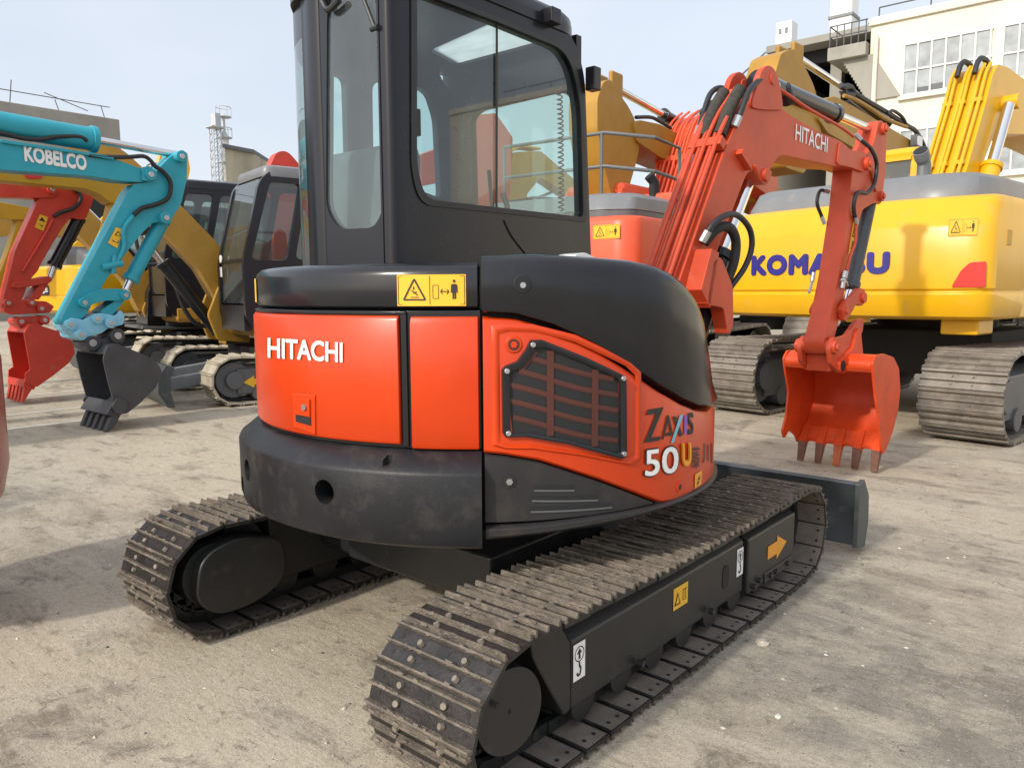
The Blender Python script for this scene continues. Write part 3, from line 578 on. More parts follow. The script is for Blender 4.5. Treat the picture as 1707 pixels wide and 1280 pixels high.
    g2 = MB(); g2.flat(hrb, lambda a, b, w: Vector((a, YB+w, b)), .004, GLASS); g2.build('rear_window', None, cab)
    wp = MB(); a, b, c = [Vector((q[0], YB-.03, q[1])) for q in xz([(440, -10), (500, 145), (515, 138)], YB)]; wp.tube([a, b], .008, 8, RUBBER); wp.cyl(b+Vector((-.02, .0, 0)), c, .010, 8, RUBBER); wp.build('wiper', None, cab)
    bx_ = MB(); a = [Vector((q[0], YB-.02, q[1])) for q in xz([(230, -20), (245, 25), (270, 55), (320, 10)], YB)]; bx_.tube(a, .012, 8, RUBBER, smooth=4); bx_.build('work_light_cable', None, cab)
    # rear-left corner: dark post, then bent door glass
    lp = MB(); lp.prism([(xl, -.59), (xl-.02, -.60), (-.50, -.585), (-.525, -.56), (-.49, -.52), (xl, -.55)], lambda a, b, w: Vector((a, b, w)), 1.3, 2.62, CABM); lp.build('corner_post', None, cab, .006)
    XL = -.90
    lw = MB(); hole1 = [tuple(onaxis(x, y, 0, XL)[k] for k in (1, 2)) for x, y in ((612, 142), (640, 136), (690, 148), (707, 158), (720, 200), (727, 332), (690, 318), (614, 262))]
    hole2 = [(-.26, 1.55), (-.02, 1.55), (-.02, 2.42), (-.26, 2.42)]
    yy = hole1[0][0]
    hole1 = rounded(hole1, .04, 4)
    plate(lw, [(-.30, 1.2), (.66, 1.2), (.63, 2.45), (.50, 2.60), (-.30, 2.60)], [hole1, rounded([(-.27, 1.5), (yy-.16, 1.5), (yy-.16, 2.42), (-.27, 2.42)], .04, 3)], lambda a, b, w: Vector((XL+w, a, b)), 0, .04, CABM); lw.build('door', None, cab)
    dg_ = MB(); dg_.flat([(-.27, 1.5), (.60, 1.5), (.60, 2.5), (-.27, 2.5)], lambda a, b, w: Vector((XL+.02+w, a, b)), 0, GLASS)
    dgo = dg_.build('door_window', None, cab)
    cg = MB(); arc = [(-.515+(-.90+.515)*t, -.57+(.27)*t - .045*math.sin(math.pi*t)) for t in [k/8 for k in range(9)]]
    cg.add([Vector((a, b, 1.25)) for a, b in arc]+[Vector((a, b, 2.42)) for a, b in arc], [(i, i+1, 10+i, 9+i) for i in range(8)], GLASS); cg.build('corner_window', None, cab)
    ch_ = MB(); ch_.loops([[Vector((a, b, 2.42)), Vector((a, b, 2.57)), Vector((a+.03, b+.03, 2.57)), Vector((a+.03, b+.03, 2.42))] for a, b in arc], CABM); ch_.build('corner_header', None, cab)
    # front wall with windscreen opening
    YF = .60; pf = lambda x, y: tuple(onaxis(x, y, 1, YF)[k] for k in (0, 2))
    hf = rounded([pf(*p) for p in ((785, 195), (800, 183), (930, 152), (950, 160), (962, 200), (966, 352), (960, 380), (790, 372))], .04, 4)
    fwl = MB(); plate(fwl, [(-.90, 1.2), (.0, 1.2), (.0, 2.60), (-.90, 2.60)], [hf], lambda a, b, w: Vector((a, YF+w, b)), 0, .04, CABM); fwl.build('front_wall', None, cab)
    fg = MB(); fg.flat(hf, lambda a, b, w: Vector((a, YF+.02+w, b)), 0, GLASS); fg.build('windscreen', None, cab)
    # roof with a translucent panel added to give the sunlit headliner's brightness
    sk_p = rounded([tuple(onaxis(x, y, 2, 2.54)[k] for k in (0, 1)) for x, y in ((716, 92), (835, 40), (915, 84), (940, 104), (936, 118), (785, 160), (768, 120))], .05, 4); sk_p = [(min(a, .0), min(b, .50)) for a, b in sk_p]
    rf = MB(); oc = rounded([(.053, -.612), (.053, .50), (-.05, .62), (-.86, .62), (-.90, .5), (-.90, -.30), (-.58, -.585), (xl, -.612)], [.05, .1, .05, .1, .1, .1, .05, 0], 4)
    fT = lambda a, b, w: Vector((a, b, w)); plate(rf, oc, [sk_p], fT, 2.56, 2.60, CABM)
    oi = [(x*.93-.03, y*.93) for x, y in oc]; rings = [[fT(*p, 2.60) for p in oc], [fT(x*.99-.004, y*.99, 2.635) for x, y in oc], [fT(x*.96-.018, y*.96, 2.655) for x, y in oc], [fT(x*.86-.06, y*.86, 2.665) for x, y in oc]]
    rf.loops(rings[:1]+rings[1:], CABM, caps=False); rfo = rf.build('cab_roof', None, cab, 0, ang=60)
    ml = bpy.data.materials.new('milky skylight'); ml.use_nodes = True; N = ml.node_tree.nodes; N.remove(N['Principled BSDF']); tl = N.new('ShaderNodeBsdfTranslucent'); tl.inputs[0].default_value = (.80, .82, .79, 1)
    nz = N.new('ShaderNodeTexNoise'); nz.inputs['Scale'].default_value = 5; nz.inputs['Detail'].default_value = 8; rp = N.new('ShaderNodeMapRange'); rp.inputs['To Min'].default_value = .35; rp.inputs['To Max'].default_value = .72; ml.node_tree.links.new(nz.outputs['Fac'], rp.inputs[0]); ml.node_tree.links.new(rp.outputs[0], tl.inputs[0]); ml.node_tree.links.new(tl.outputs[0], N['Material Output'].inputs[0])
    so = MB(); so.flat(sk_p, fT, 2.575, ml); so.build('headliner_light_panel', None, rfo)
    for nm, P, X in (('roof_bracket', ((1262, 40), (1300, 130)), XR), ('mirror_bracket', ((1465, 320), (1490, 440)), .05)):
        (y0, z0), (y1, z1) = yz(P, X); b_ = MB(); b_.box(X, X+.055, min(y0, y1), max(y0, y1)+.012, min(z0, z1), max(z0, z1), CABM); b_.build(nm, None, cab, .006)
    # curly microphone cord inside the front post
    cu = yz([(1325, 220), (1340, 330), (1345, 470), (1350, 600), (1350, 730), (1352, 870), (1350, 1000)], -.04); pts = []
    for k in range(241):
        t = k/240*(len(cu)-1); i = min(int(t), len(cu)-2); f_ = t-i; y = cu[i][0]+(cu[i+1][0]-cu[i][0])*f_; z = cu[i][1]+(cu[i+1][1]-cu[i][1])*f_
        pts.append(Vector((-.04+.013*math.cos(k*.9), y+.013*math.sin(k*.9), z)))
    cc = MB(); cc.tube(pts, .0035, 5, RUBBER); cc.build('curly_cord', None, cab)
    # seat, console and levers
    se = MB(); se.prism(rounded([(-.40, 1.45), (-.30, 1.42), (-.22, 1.95), (-.26, 2.02), (-.36, 2.00)], .05, 4), lambda a, b, w: Vector((w, a, b)), -.72, -.20, SEATM); se.prism(rounded([(-.36, 1.38), (.16, 1.42), (.16, 1.54), (-.30, 1.52)], .04, 4), lambda a, b, w: Vector((w, a, b)), -.72, -.20, SEATM)
    se.build('seat', None, cab, .04, 3)
    cs_ = MB(); cs_.box(-.16, -.04, -.35, .25, 1.2, 1.62, CABM); cs_.box(-.86, -.76, -.35, .2, 1.2, 1.62, CABM); cs_.build('console', None, cab, .03, 3)
    lv = MB(); lv.tube([(-.10, .18, 1.62), (-.11, .22, 1.78), (-.13, .21, 1.84)], .014, 8, RUBBER); lv.tube([(-.42, .42, 1.25), (-.42, .47, 1.75), (-.42, .44, 2.0)], .010, 8, RUBBER); lv.build('control_lever', None, cab)
    fl = MB(); fl.box(-.89, .0, -.55, .6, 1.20, 1.25, DARK); fl.box(-.90, .0, -.56, .55, 2.545, 2.548, DARK) if False else None; fl.build('cab_floor', None, cab)
    lm = MB(); lm.prism(rounded([(.10, 1.50), (.34, 1.50), (.30, 1.545), (.20, 1.57), (.12, 1.56)], .02, 4), lambda a, b, w: Vector((.10+w, a+.20, b)), 0, .10, LAMPG); lm.build('work_light', None, root, .01)
    # ---------------- boom
    PL = Plane((.093, .8), (.07, .9975)); c2 = scale_pts(1080, 90, .3359)
    bs = [(.18, 1.0), (.47, 1.49), (.87, 2.16), (1.03, 2.37), (1.19, 2.52), (1.30, 2.55), (1.72, 2.49), (2.16, 2.45), (2.5, 2.44), (2.69, 2.40), (2.98, 2.42), (3.03, 2.33), (2.97, 2.27), (2.66, 2.28), (2.38, 2.255), (1.83, 2.24), (1.58, 2.235), (1.48, 2.18), (1.42, 2.10), (1.36, 2.06), (1.28, 2.06), (1.22, 2.11), (1.14, 2.07), (.86, 1.66), (.66, 1.33), (.46, .95)]
    bs = rounded(bs, .05, 3)
    W_ = lambda a, b, w: PL.w(a, b, w)
    bm_ = MB(); bm_.prism(bs, W_, -.10, .10, ORBOOM); boom = bm_.build('boom', None, root, .006)
    # side plates standing slightly proud, with the dark seam at the boom tip
    for w0, w1 in ((.1, .106),):
        p_ = MB(); p_.prism(rounded([(2.45, 2.425), (2.70, 2.385), (2.76, 2.34), (2.72, 2.275), (2.42, 2.27)], .03, 4), W_, .10, .112, ORBOOM); p_.build('tip_plate', None, boom, .003)
    for w0, w1 in ((-.115, -.075), (.075, .115)):
        lg = MB(); lg.prism(rounded([(1.14, 2.45), (1.26, 2.68), (1.34, 2.73), (1.43, 2.72), (1.52, 2.62), (1.56, 2.50), (1.3, 2.46)], .05, 4), W_, w0, w1, ORBOOM); lg.cyl(W_(1.40, 2.655, w0-.008), W_(1.40, 2.655, w1+.008), .035, 16, ORBOOM); lg.build('cylinder_lug', None, boom, .005)
    lg = MB(); lg.prism(rounded([(1.20, 2.14), (1.30, 2.03), (1.38, 2.03), (1.44, 2.12)], .04, 4), W_, -.12, .12, ORBOOM); lg.cyl(W_(1.335, 2.085, -.14), W_(1.335, 2.085, .14), .04, 16, ORBOOM); lg.build('cylinder_lug', None, boom, .005)
    tx = MB(); p0, p1 = PL.sz(*c2((728, 430))[0], .1), PL.sz(*c2((888, 493))[0], .1); L_ = math.hypot(p1[0]-p0[0], p1[1]-p0[1]); u_ = Vector((p1[0]-p0[0], p1[1]-p0[1]))/L_; v_ = Vector((-u_.y*.6+.0, 1)).normalized()
    text(tx, 'HITACHI', lambda a, b, w: PL.w(p0[0]+u_.x*a+v_.x*b, p0[1]+u_.y*a+v_.y*b, .1+w), 0, L_, 0, .105, .003, WHITE, .02); tx.build('lettering', None, boom)
    # gusset mark on the side plate and small tab
    tb = MB(); tb.prism([(1.02, 2.20), (1.13, 2.12), (1.13, 2.09), (1.0, 2.17)], W_, .1, .14, ORBOOM); tb.build('hose_tab', None, boom, .003)
    # swing post at the boom foot
    sw = MB(); sw.prism(rounded([(-.12, .55), (.20, .55), (.52, .98), (.55, 1.20), (.36, 1.26), (.22, 1.12), (.0, 1.10), (-.12, 1.0)], .05, 4), W_, -.16, -.105, ORBOOM); sw.prism(rounded([(-.12, .55), (.20, .55), (.52, .98), (.55, 1.20), (.36, 1.26), (.22, 1.12), (.0, 1.10), (-.12, 1.0)], .05, 4), W_, .105, .16, ORBOOM); sw.cyl(W_(0, .5, 0), W_(0, 1.1, 0), .10, 24, ORBOOM); sw.box(-.1, .28, .55, .80, .50, .80, FRAME); sw.build('swing_post', None, root, .01)
    sh_ = MB(); sh_.prism(rounded([(.56, 1.32), (.62, 1.56), (.70, 1.58), (.84, 1.42), (.86, 1.20), (.80, 1.14), (.74, 1.30)], .03, 3), W_, .115, .20, ORBOOM); sh_.prism([(.50, 1.40), (.60, 1.62), (.68, 1.60), (.60, 1.30)], W_, .09, .20, ORBOOM); sh_.build('cylinder_guard', None, boom, .006)
    cyl2(root, W_(.62, .95, .02), W_(1.00, 1.60, .02), W_(1.335, 2.085, .02), .075, .042, BLACK, 'boom_cylinder')
    cyl2(root, W_(1.44, 2.67, 0), W_(2.60, 2.655, 0), W_(3.30, 2.645, 0), .062, .032, BLACK, 'arm_cylinder')
    # ---------------- arm
    am = rounded([(2.80, 2.32), (2.755, 2.0), (2.62, 1.5), (2.52, 1.24), (2.40, 1.02), (2.43, .93), (2.53, .93), (2.66, 1.15), (2.78, 1.45), (2.93, 1.82), (3.02, 2.0), (3.25, 2.07), (3.41, 2.07), (3.47, 2.32), (3.45, 2.62), (3.37, 2.71), (3.27, 2.70), (3.19, 2.52), (3.05, 2.41)], .04, 3)
    a_ = MB(); a_.prism(am, W_, -.075, .075, ORBOOM); arm = a_.build('arm', None, root, .006)
    for s_, z_, hw_, r_ in ((2.98, 2.335, .13, .05), (3.36, 2.645, .10, .045), (3.37, 2.13, .10, .04), (2.47, .985, .15, .052), (2.66, 1.24, .13, .042)):
        ap = MB(); ap.cyl(W_(s_, z_, -hw_), W_(s_, z_, hw_), r_, 20, ORBOOM); ap.cyl(W_(s_, z_, -hw_-.015), W_(s_, z_, hw_+.015), r_*.55, 14, ORBOOM); ap.build('pivot_pin', None, arm, .004)
    rib = MB(); rib.prism([(3.12, 2.30), (3.15, 2.32), (3.27, 2.19), (3.25, 2.15)], W_, .075, .09, ORBOOM); rib.build('stiffener', None, arm, .002)
    d = MB(); d.flat([(2.77, 1.66), (2.86, 1.66), (2.93, 1.90), (2.84, 1.90)], W_, .079, DYEL); d.flat([(2.825, 1.79), (2.89, 1.79), (2.875, 1.87)], W_, .081, DBLK); d.flat([(2.838, 1.798), (2.876, 1.798), (2.868, 1.845)], W_, .082, DYEL); d.flat([(2.82, 1.70), (2.85, 1.70), (2.87, 1.76), (2.84, 1.76)], W_, .081, DBLK); d.build('warning_label', None, arm)
    cyl2(root, W_(3.36, 2.12, .0), W_(3.06, 1.42, .0), W_(2.97, 1.28, .0), .058, .03, BLADEM, 'bucket_cylinder')
    for sgn in (-1, 1):
        lk_ = MB(); lk_.prism(rounded([(2.60, 1.26), (2.64, 1.16), (2.74, 1.20), (2.86, 1.29), (2.98, 1.27), (3.05, 1.32), (3.02, 1.40), (2.90, 1.41), (2.76, 1.34), (2.66, 1.31)], .03, 4), W_, sgn*.085, sgn*.125, ORBOOM); lk_.cyl(W_(2.98, 1.335, sgn*.08), W_(2.98, 1.335, sgn*.145), .04, 16, ORBOOM); lk_.build('link', None, root, .005)
        cp = MB(); cp.prism(rounded([(2.40, .98), (2.44, .86), (2.62, .78), (2.74, .80), (2.82, .94), (3.02, 1.08), (3.02, 1.18), (2.90, 1.17), (2.70, 1.06), (2.55, 1.05), (2.46, 1.06)], .03, 4), W_, sgn*.09, sgn*.125, ORBOOM); cp.build('link', None, root, .005)
    cq = MB(); cq.box(-.09, .09, 0, .25, .80, .93, ORBOOM, lambda v: W_(2.5+v.y, v.z, v.x)); cq.cyl(W_(2.60, .84, -.15), W_(2.60, .84, .15), .045, 18, DARK); cq.build('quick_coupler', None, root, .01)
    # ---------------- bucket
    outer_p = [(2.66, .86), (2.72, .915), (2.86, .915), (3.06, .875), (3.19, .78), (3.245, .62), (3.225, .47), (3.14, .32), (3.04, .22), (2.965, .175)]
    op = catmull([Vector((a, b, 0)) for a, b in outer_p], 5); op = [(v.x, v.y) for v in op]
    def off2(P, k):
        out = []
        for i, (a, b) in enumerate(P):
            p, q = P[max(i-1, 0)], P[min(i+1, len(P)-1)]; dx, dy = q[0]-p[0], q[1]-p[1]; l = math.hypot(dx, dy); out.append((a+dy/l*k, b-dx/l*k))
        return out
    ip = off2(op, .022); HB = .325
    bk_ = MB(); bk_.prism(op+ip[::-1], W_, -HB, HB, ORBKT); 
    bucket = bk_.build('bucket', None, root, .003, ang=50)
    tt = MB(); tt.cyl(W_(2.70, .845, -HB), W_(2.70, .845, HB), .055, 24, ORBKT); tt.prism([(2.66, .80), (2.74, .79), (2.76, .86), (2.68, .90)], W_, -HB, HB, ORBKT); tt.build('torque_tube', None, bucket, .006)
    for sgn in (-1, 1):
        spl = [(2.64, .87), (2.70, .925), (2.86, .925), (3.07, .885), (3.20, .79), (3.258, .62), (3.235, .46), (3.145, .31), (3.04, .205), (2.955, .15), (2.90, .22), (2.82, .45), (2.74, .60), (2.66, .80)]
        if sgn < 0: spl = spl[:-3] + [(2.78, .28), (2.70, .22), (2.66, .29), (2.72, .40), (2.745, .60), (2.66, .80)]
        s1 = MB(); s1.prism(rounded(spl, .02, 3), W_, sgn*HB, sgn*(HB+.018), ORBKT); s1.build('side_plate', None, bucket, .003)
    lip = MB(); lp_ = [(-HB, 0)];
    for k in range(5):
        c = -.29+.58*k/4
        lp_ += [(c-.055, .0), (c-.045, -.055), (c+.045, -.055), (c+.055, 0)] if True else []
    lpp = [(-HB, .09), (-HB, -.05)]
    for k in range(4):
        a, b = -.29+.145*k+.045, -.29+.145*(k+1)-.045
        lpp += [(a, -.05), (a+.03, -.022), (b-.03, -.022), (b, -.05)]
    lpp += [(HB, -.05), (HB, .09)]
    Td = Vector((-.62, -.78)).normalized(); o0 = Vector((2.995, .215)); nn = Vector((Td.y, -Td.x))
    fl_ = lambda x, t, w: PL.w(o0.x - Td.x*t*1.0 + nn.x*w, o0.y - Td.y*t + nn.y*w, x)
    lip.prism(lpp, fl_, -.012, .012, ORBKT); lip.build('cutting_lip', None, bucket, .003)
    for k in range(5):
        c = -.29+.58*k/4; Tt = Vector((-.25, -.97)).normalized()
        ad = MB(); ad.hexa([fl_(c-.028, .10, -.03), fl_(c+.028, .10, -.03), fl_(c+.034, -.07, -.035), fl_(c-.034, -.07, -.035), fl_(c-.028, .10, .02), fl_(c+.028, .10, .02), fl_(c+.034, -.07, .03), fl_(c-.034, -.07, .03)], ORBKT)
        to = ad.build('tooth_holder', None, bucket, .005)
        b0 = fl_(c, -.04, 0); t_ = MB(); nv = PL.d; 
        def tp(x, l, w): 
            return Vector((b0.x+PL.n.x*x+nv.x*(w-.25*l), b0.y+PL.n.y*x+nv.y*(w-.25*l), max(b0.z-.97*l, .012)))
        t_.hexa([tp(-.026, .19, -.008), tp(.026, .19, -.008), tp(.026, .19, .012), tp(-.026, .19, .012), tp(-.032, -.01, -.035), tp(.032, -.01, -.035), tp(.032, -.01, .035), tp(-.032, -.01, .035)], TOOTH if k != 2 else mat('part worn orange tooth', (.42, .085, .025), .5, var=.3, sc=20, dust=.3)); t_.build('tooth', None, bucket, .006)
    for w0 in (-.145, .105):
        lg = MB(); lg.prism(rounded([(2.54, .88), (2.56, .80), (2.66, .78), (2.8, .86), (3.0, .88), (2.96, .98), (2.92, 1.10), (2.86, 1.11), (2.78, .96), (2.64, .92)], .03, 4), W_, w0, w0+.04, ORBKT); lg.build('bucket_lug', None, bucket, .004)
    # ---------------- orange pipes along the boom
    for k, w in enumerate((-.092, -.062, -.03, .005, .04, .075)):
        e = [(.22, 1.10), (.455, 1.505), (.66, 1.85), (.86, 2.18), (.98, 2.345), (1.06, 2.43), (1.20, 2.555)]
        e = e[:7-(k % 3)] if k not in (2, 3) else e
        h = .034+.014*(k % 2); p = [W_(a-h*.83, b+h*.55, w) for a, b in e]
        t_ = MB(); t_.tube(p, .0125, 8, ORBOOM, smooth=3); t_.build('hydraulic_pipe', None, boom)
    for a, b in ((.40, 1.40), (.88, 2.20)):
        cl = MB(); cl.box(-.105, .105, -.03, .03, 0, .058, ORBOOM, lambda v: W_(a+.52*v.y-.83*v.z, b+.83*v.y+.55*v.z, v.x)); cl.build('pipe_clamp', None, boom, .004)
    for w in (-.05, .055):
        pad = MB(); pad.tube([W_(.90, 2.27, w), W_(1.0, 2.43, w), W_(1.12, 2.56, w)], .036, 10, mat('foam hose sleeve', (.05, .044, .036), .95, var=.4, sc=30, bump=.5, bsc=80), smooth=4); pad.build('hose_sleeve', None, boom)
    def hose(pts, r, m=RUBBER, nm='hydraulic_hose', par=boom, ends=True, corr=False):
        h = MB(); P = [Vector(p) for p in pts]
        cm = catmull(P, 10); rr = [r*(1+(.14 if corr and i % 2 else 0)) for i in range(len(cm))]
        h.tube(cm, rr, 10, m)
        if ends:
            for a, b in ((0, 2), (-1, -3)): h.cyl(cm[a]-(cm[b]-cm[a])*.2, cm[a]+(cm[b]-cm[a]).normalized()*.06, r*1.35, 8, STEEL)
        return h.build(nm, None, par)
    cx = lambda x, y, off: PL.w(*PL.sz(*c2((x, y))[0], off), off)
    hose([cx(245, 405, -.13), cx(275, 300, -.15), cx(310, 200, -.15), cx(360, 170, -.13), cx(425, 195, -.10)], .017)
    hose([cx(265, 300, -.16), cx(310, 245, -.14), cx(375, 232, -.11), cx(420, 205, -.09)], .014, ends=False)
    hose([cx(430, 360, .10), cx(465, 280, .12), cx(500, 190, .12), cx(550, 135, .10), cx(600, 130, .09), cx(640, 160, .08)], .018)
    hose([cx(600, 140, .09), cx(690, 200, .09), cx(800, 275, .09), cx(950, 360, .09), cx(1020, 410, .08)], .011, ORBOOM, 'hydraulic_pipe', ends=False)
    hose([cx(1030, 400, .06), cx(1060, 430, .09), cx(1105, 470, .11), cx(1135, 540, .11), cx(1125, 640, .11), cx(1090, 690, .11), cx(1040, 690, .11), cx(1022, 760, .10), cx(1035, 840, .09)], .014, corr=True)
    hose([cx(895, 685, -.08), cx(855, 680, -.10), cx(840, 740, -.10), cx(860, 800, -.10), cx(878, 845, -.08)], .012, corr=True)
    hose([cx(1032, 850, .09), cx(1030, 930, .10), cx(1005, 1000, .10), cx(985, 1075, .10)], .011, ORBOOM, 'hydraulic_pipe', arm, ends=False)
    vv = MB(); vv.cyl(cx(980, 1080, .10), cx(972, 1115, .10), .022, 10, STEEL); vv.cyl(cx(972, 1115, .10), cx(962, 1165, .10), .017, 10, STEEL); vv.tube([cx(962, 1120, .10), cx(985, 1135, .11), cx(990, 1150, .10)], .010, 8, STEEL); vv.build('stop_valve', None, arm, .002)
    vv = MB(); vv.cyl(cx(822, 1085, -.10), cx(815, 1130, -.10), .016, 10, STEEL); vv.cyl(cx(815, 1130, -.10), cx(800, 1185, -.09), .010, 10, STEEL); vv.build('stop_valve', None, arm, .002)
    hose([cx(270, 930, .14), cx(320, 850, .18), cx(390, 800, .20), cx(450, 805, .20), cx(505, 870, .20), cx(515, 960, .20), cx(480, 1060, .18), cx(410, 1160, .15), cx(370, 1240, .12)], .017)
    hose([cx(280, 940, .12), cx(340, 870, .16), cx(400, 860, .18), cx(435, 920, .18), cx(430, 1020, .17), cx(395, 1120, .14), cx(330, 1230, .10)], .028, mat('ribbed black conduit', (.014, .014, .014), .6), 'hose_bundle', ends=False)
    hose([cx(300, 1180, .10), cx(330, 1120, .12), cx(360, 1180, .12), cx(340, 1290, .08)], .024, RUBBER, 'hose_bundle', ends=False)
    wl = MB(); wl.cyl(cx(672, 160, .03), cx(700, 245, .03), .045, 14, RUBBER); wl.build('cylinder_hose_fitting', None, boom, .01)
    return root
MAIN = main_excavator()
# ================================================================== OTHER EXCAVATORS
k5 = scale_pts(0, 160, .2344); k6 = scale_pts(0, 420, .2421); k7 = scale_pts(200, 240, .375); kB = scale_pts(1260, 0, .2619); kA = scale_pts(980, 120, .25); kC = scale_pts(1380, 280, .2187)
def xf(C, h):  # local (x right, y forward) -> world; heading h degrees clockwise from +Y
    a = rad(h); f = Vector((math.sin(a), math.cos(a))); r = Vector((f.y, -f.x)); c = Vector(C)
    return lambda v: Vector((c.x+r.x*v[0]+f.x*v[1], c.y+r.y*v[0]+f.y*v[1], v[2]))
def tracks_far(root, T, gx, w, yr, yf, r, pitch, m, sag=.03, ribs=3, detail=False, arrow=False, mf=FRAME, rf=None, arrow_side=0):
    for sx in (-1, 1):
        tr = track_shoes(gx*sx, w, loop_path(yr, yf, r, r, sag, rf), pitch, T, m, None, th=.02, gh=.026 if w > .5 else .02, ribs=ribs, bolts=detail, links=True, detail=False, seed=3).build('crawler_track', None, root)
        fm = MB(); B = lambda *a, mm=mf: fm.box(*a, mm, T)
        z0, z1 = r*.45, r*1.55; hw = w*.32
        fm.loops([[T((gx*sx+a, y, z)) for a, z in ((-hw, z0), (hw, z0), (hw, z1*.9), (hw*.6, z1), (-hw*.6, z1), (-hw, z1*.9))] for y in (yr+r*1.1, yf-r*1.1)], mf)
        fm.build('track_frame', None, root, .01)
        for y, rr, nm in ((yr+r, r*.72, 'drive_sprocket'), (yf-r, r*.74, 'idler_wheel')):
            q = MB(); q.cyl(T((gx*sx-hw*.8, y, r)), T((gx*sx+hw*.8, y, r)), rr, 28, mf); q.cyl(T((gx*sx-hw*1.25, y, r)), T((gx*sx+hw*1.25, y, r)), rr*.5, 20, mf); q.build(nm, None, root, .01)
        n = 5
        for i in range(n):
            y = yr+r*1.9+(yf-yr-r*3.8)*i/(n-1); q = MB(); q.cyl(T((gx*sx-hw*1.1, y, r*.42)), T((gx*sx+hw*1.1, y, r*.42)), r*.26, 14, mf); q.build('track_roller', None, root)
        if arrow_side == sx:
            q = MB(); g = lambda a, b, w_: T((gx*sx+sx*(hw+.004)+w_*sx, a, b)); yc = yf-r*1.75; q.flat([(yc-.12, r*.78), (yc, r*.78), (yc, r*.66), (yc+.13, r*.9), (yc, r*1.14), (yc, r*1.02), (yc-.12, r*1.02)], g, .003, DYEL); q.build('arrow_decal', None, root)
def far_cab(root, T, x0, x1, y0, y1, z0, z1, mc, mg, slope=.25, sill=.9, seat=True, roofm=None):
    "cab as corner posts, lower panels, roof and glass; front at y1, nose sloping back by slope at the top"
    t = .07; zs = z0+sill; zr = z1-.10
    pr = lambda z: y1 - slope*max(0, (z-zs)/(z1-zs))
    cb = MB()
    for x in (x0, x1):
        s = 1 if x == x1 else -1
        xi, xo = (x-s*t, x) if s > 0 else (x, x-s*t)
        prof = [(y0, z0), (y1-.10, z0), (y1, z0+.15), (y1, zs)] + [(pr(z1)-.0, z1-.14), (pr(z1)-.14, z1), (y0+.10, z1), (y0, z1-.12)]
        hole = rounded([(y0+.10, zs+.02), (y1-.62, zs+.02), (pr(z1)-.60, zr-.03), (y0+.10, zr-.03)], .08, 4)
        hole2 = rounded([(y1-.52, zs+.0), (y1-.09, zs+.0), (pr(z1)-.13, zr-.03), (pr(z1)-.50, zr-.03)], .07, 4)
        plate(cb, rounded(prof, .08, 4), [hole, hole2], lambda a, b, w: T((xi+w, a, b)), 0, t, mc)
    cb.box(x0+t, x1-t, y0+.0, y0+t, z0, zs, mc, T); cb.box(x0+t, x1-t, y0, y0+t, zr, z1-.06, mc, T)
    cb.box(x0+t, x1-t, y1-t, y1, z0, z0+.30, mc, T)
    cab = cb.build('cab', None, root, .012)
    rf = MB(); oc = rounded([(x0-.01, y0+.03), (x1+.01, y0+.03), (x1+.01, pr(z1)-.05), (x0-.01, pr(z1)-.05)], .14, 5)
    cxm, cym = (x0+x1)/2, (y0+y1)/2; rf.loops([[T((cxm+(a-cxm)*k, cym+(b-cym)*k, z)) for a, b in oc] for k, z in ((.99, z1-.07), (1.0, z1-.01), (.96, z1+.045), (.84, z1+.07), (.3, z1+.085))], roofm or mc); rf.build('cab_roof', None, cab)
    g = MB(); zf0 = z0+.32
    g.add([T((x0+t, y1-.02, zf0)), T((x1-t, y1-.02, zf0)), T((x1-t, y1-.02, zs)), T((x0+t, y1-.02, zs)), T((x1-t, pr(z1)-.03, zr)), T((x0+t, pr(z1)-.03, zr))], [(0, 1, 2, 3), (3, 2, 4, 5)], mg); g.build('windscreen', None, cab)
    br = MB(); br.box(x0+t, x1-t, y1-.035, y1-.005, zs-.02, zs+.02, mc, T); br.build('windscreen_bar', None, cab)
    for x in (x0+t*.5, x1-t*.5):
        g = MB(); g.add([T((x, y0+.06, zs)), T((x, y1-.05, zs)), T((x, pr(z1)-.09, zr)), T((x, y0+.06, zr))], [(0, 1, 2, 3)], mg); g.build('side_window', None, cab)
    g = MB(); g.add([T((x0+t, y0+.04, zs)), T((x1-t, y0+.04, zs)), T((x1-t, y0+.04, zr)), T((x0+t, y0+.04, zr))], [(0, 1, 2, 3)], mg); g.build('rear_window', None, cab)
    if seat:
        s = MB(); ym = y0+.5; s.box(cxm-.25, cxm+.25, ym-.08, ym+.06, zs-.35, zs+.45, SEATM, T); s.box(cxm-.25, cxm+.25, ym, ym+.5, zs-.42, zs-.25, SEATM, T); s.build('seat', None, cab, .05, 3)
    return cab
def plate_boom(root, PL, poly, off, m, name='boom', bevel=.01, r=.04, px=True, both=None):
    p = PL.poly(poly, off) if px else poly
    b = MB(); b.prism(rounded(p, r, 3), PL.w, -off, off, m); return b.build(name, None, root, bevel)
def rods(root, PL, segs, off=0): pass
def pins(par, PL, pts, hw, r, m, nm='pivot_pin'):
    for x, y in pts:
        hw = hw+.0137; b = MB(); s, z = PL.sz(x, y, hw); b.cyl(PL.w(s, z, -hw), PL.w(s, z, hw), r, 16, m); b.cyl(PL.w(s, z, hw), PL.w(s, z, hw+.012), r*.5, 12, STEEL); b.build(nm, None, par, .004)
def pcyl(root, PL, A, B, C, r0, r1, m, off=0): return cyl2(root, PL.w(*PL.sz(*A, off), off), PL.w(*PL.sz(*B, off), off), PL.w(*PL.sz(*C, off), off), r0, r1, m)
def ptube(root, PL, pts, off, r, m, name, smooth=6, n=8):
    b = MB(); b.tube([PL.w(*PL.sz(x, y, off), off) for x, y in pts], r, n, m, smooth=smooth); return b.build(name, None, root)
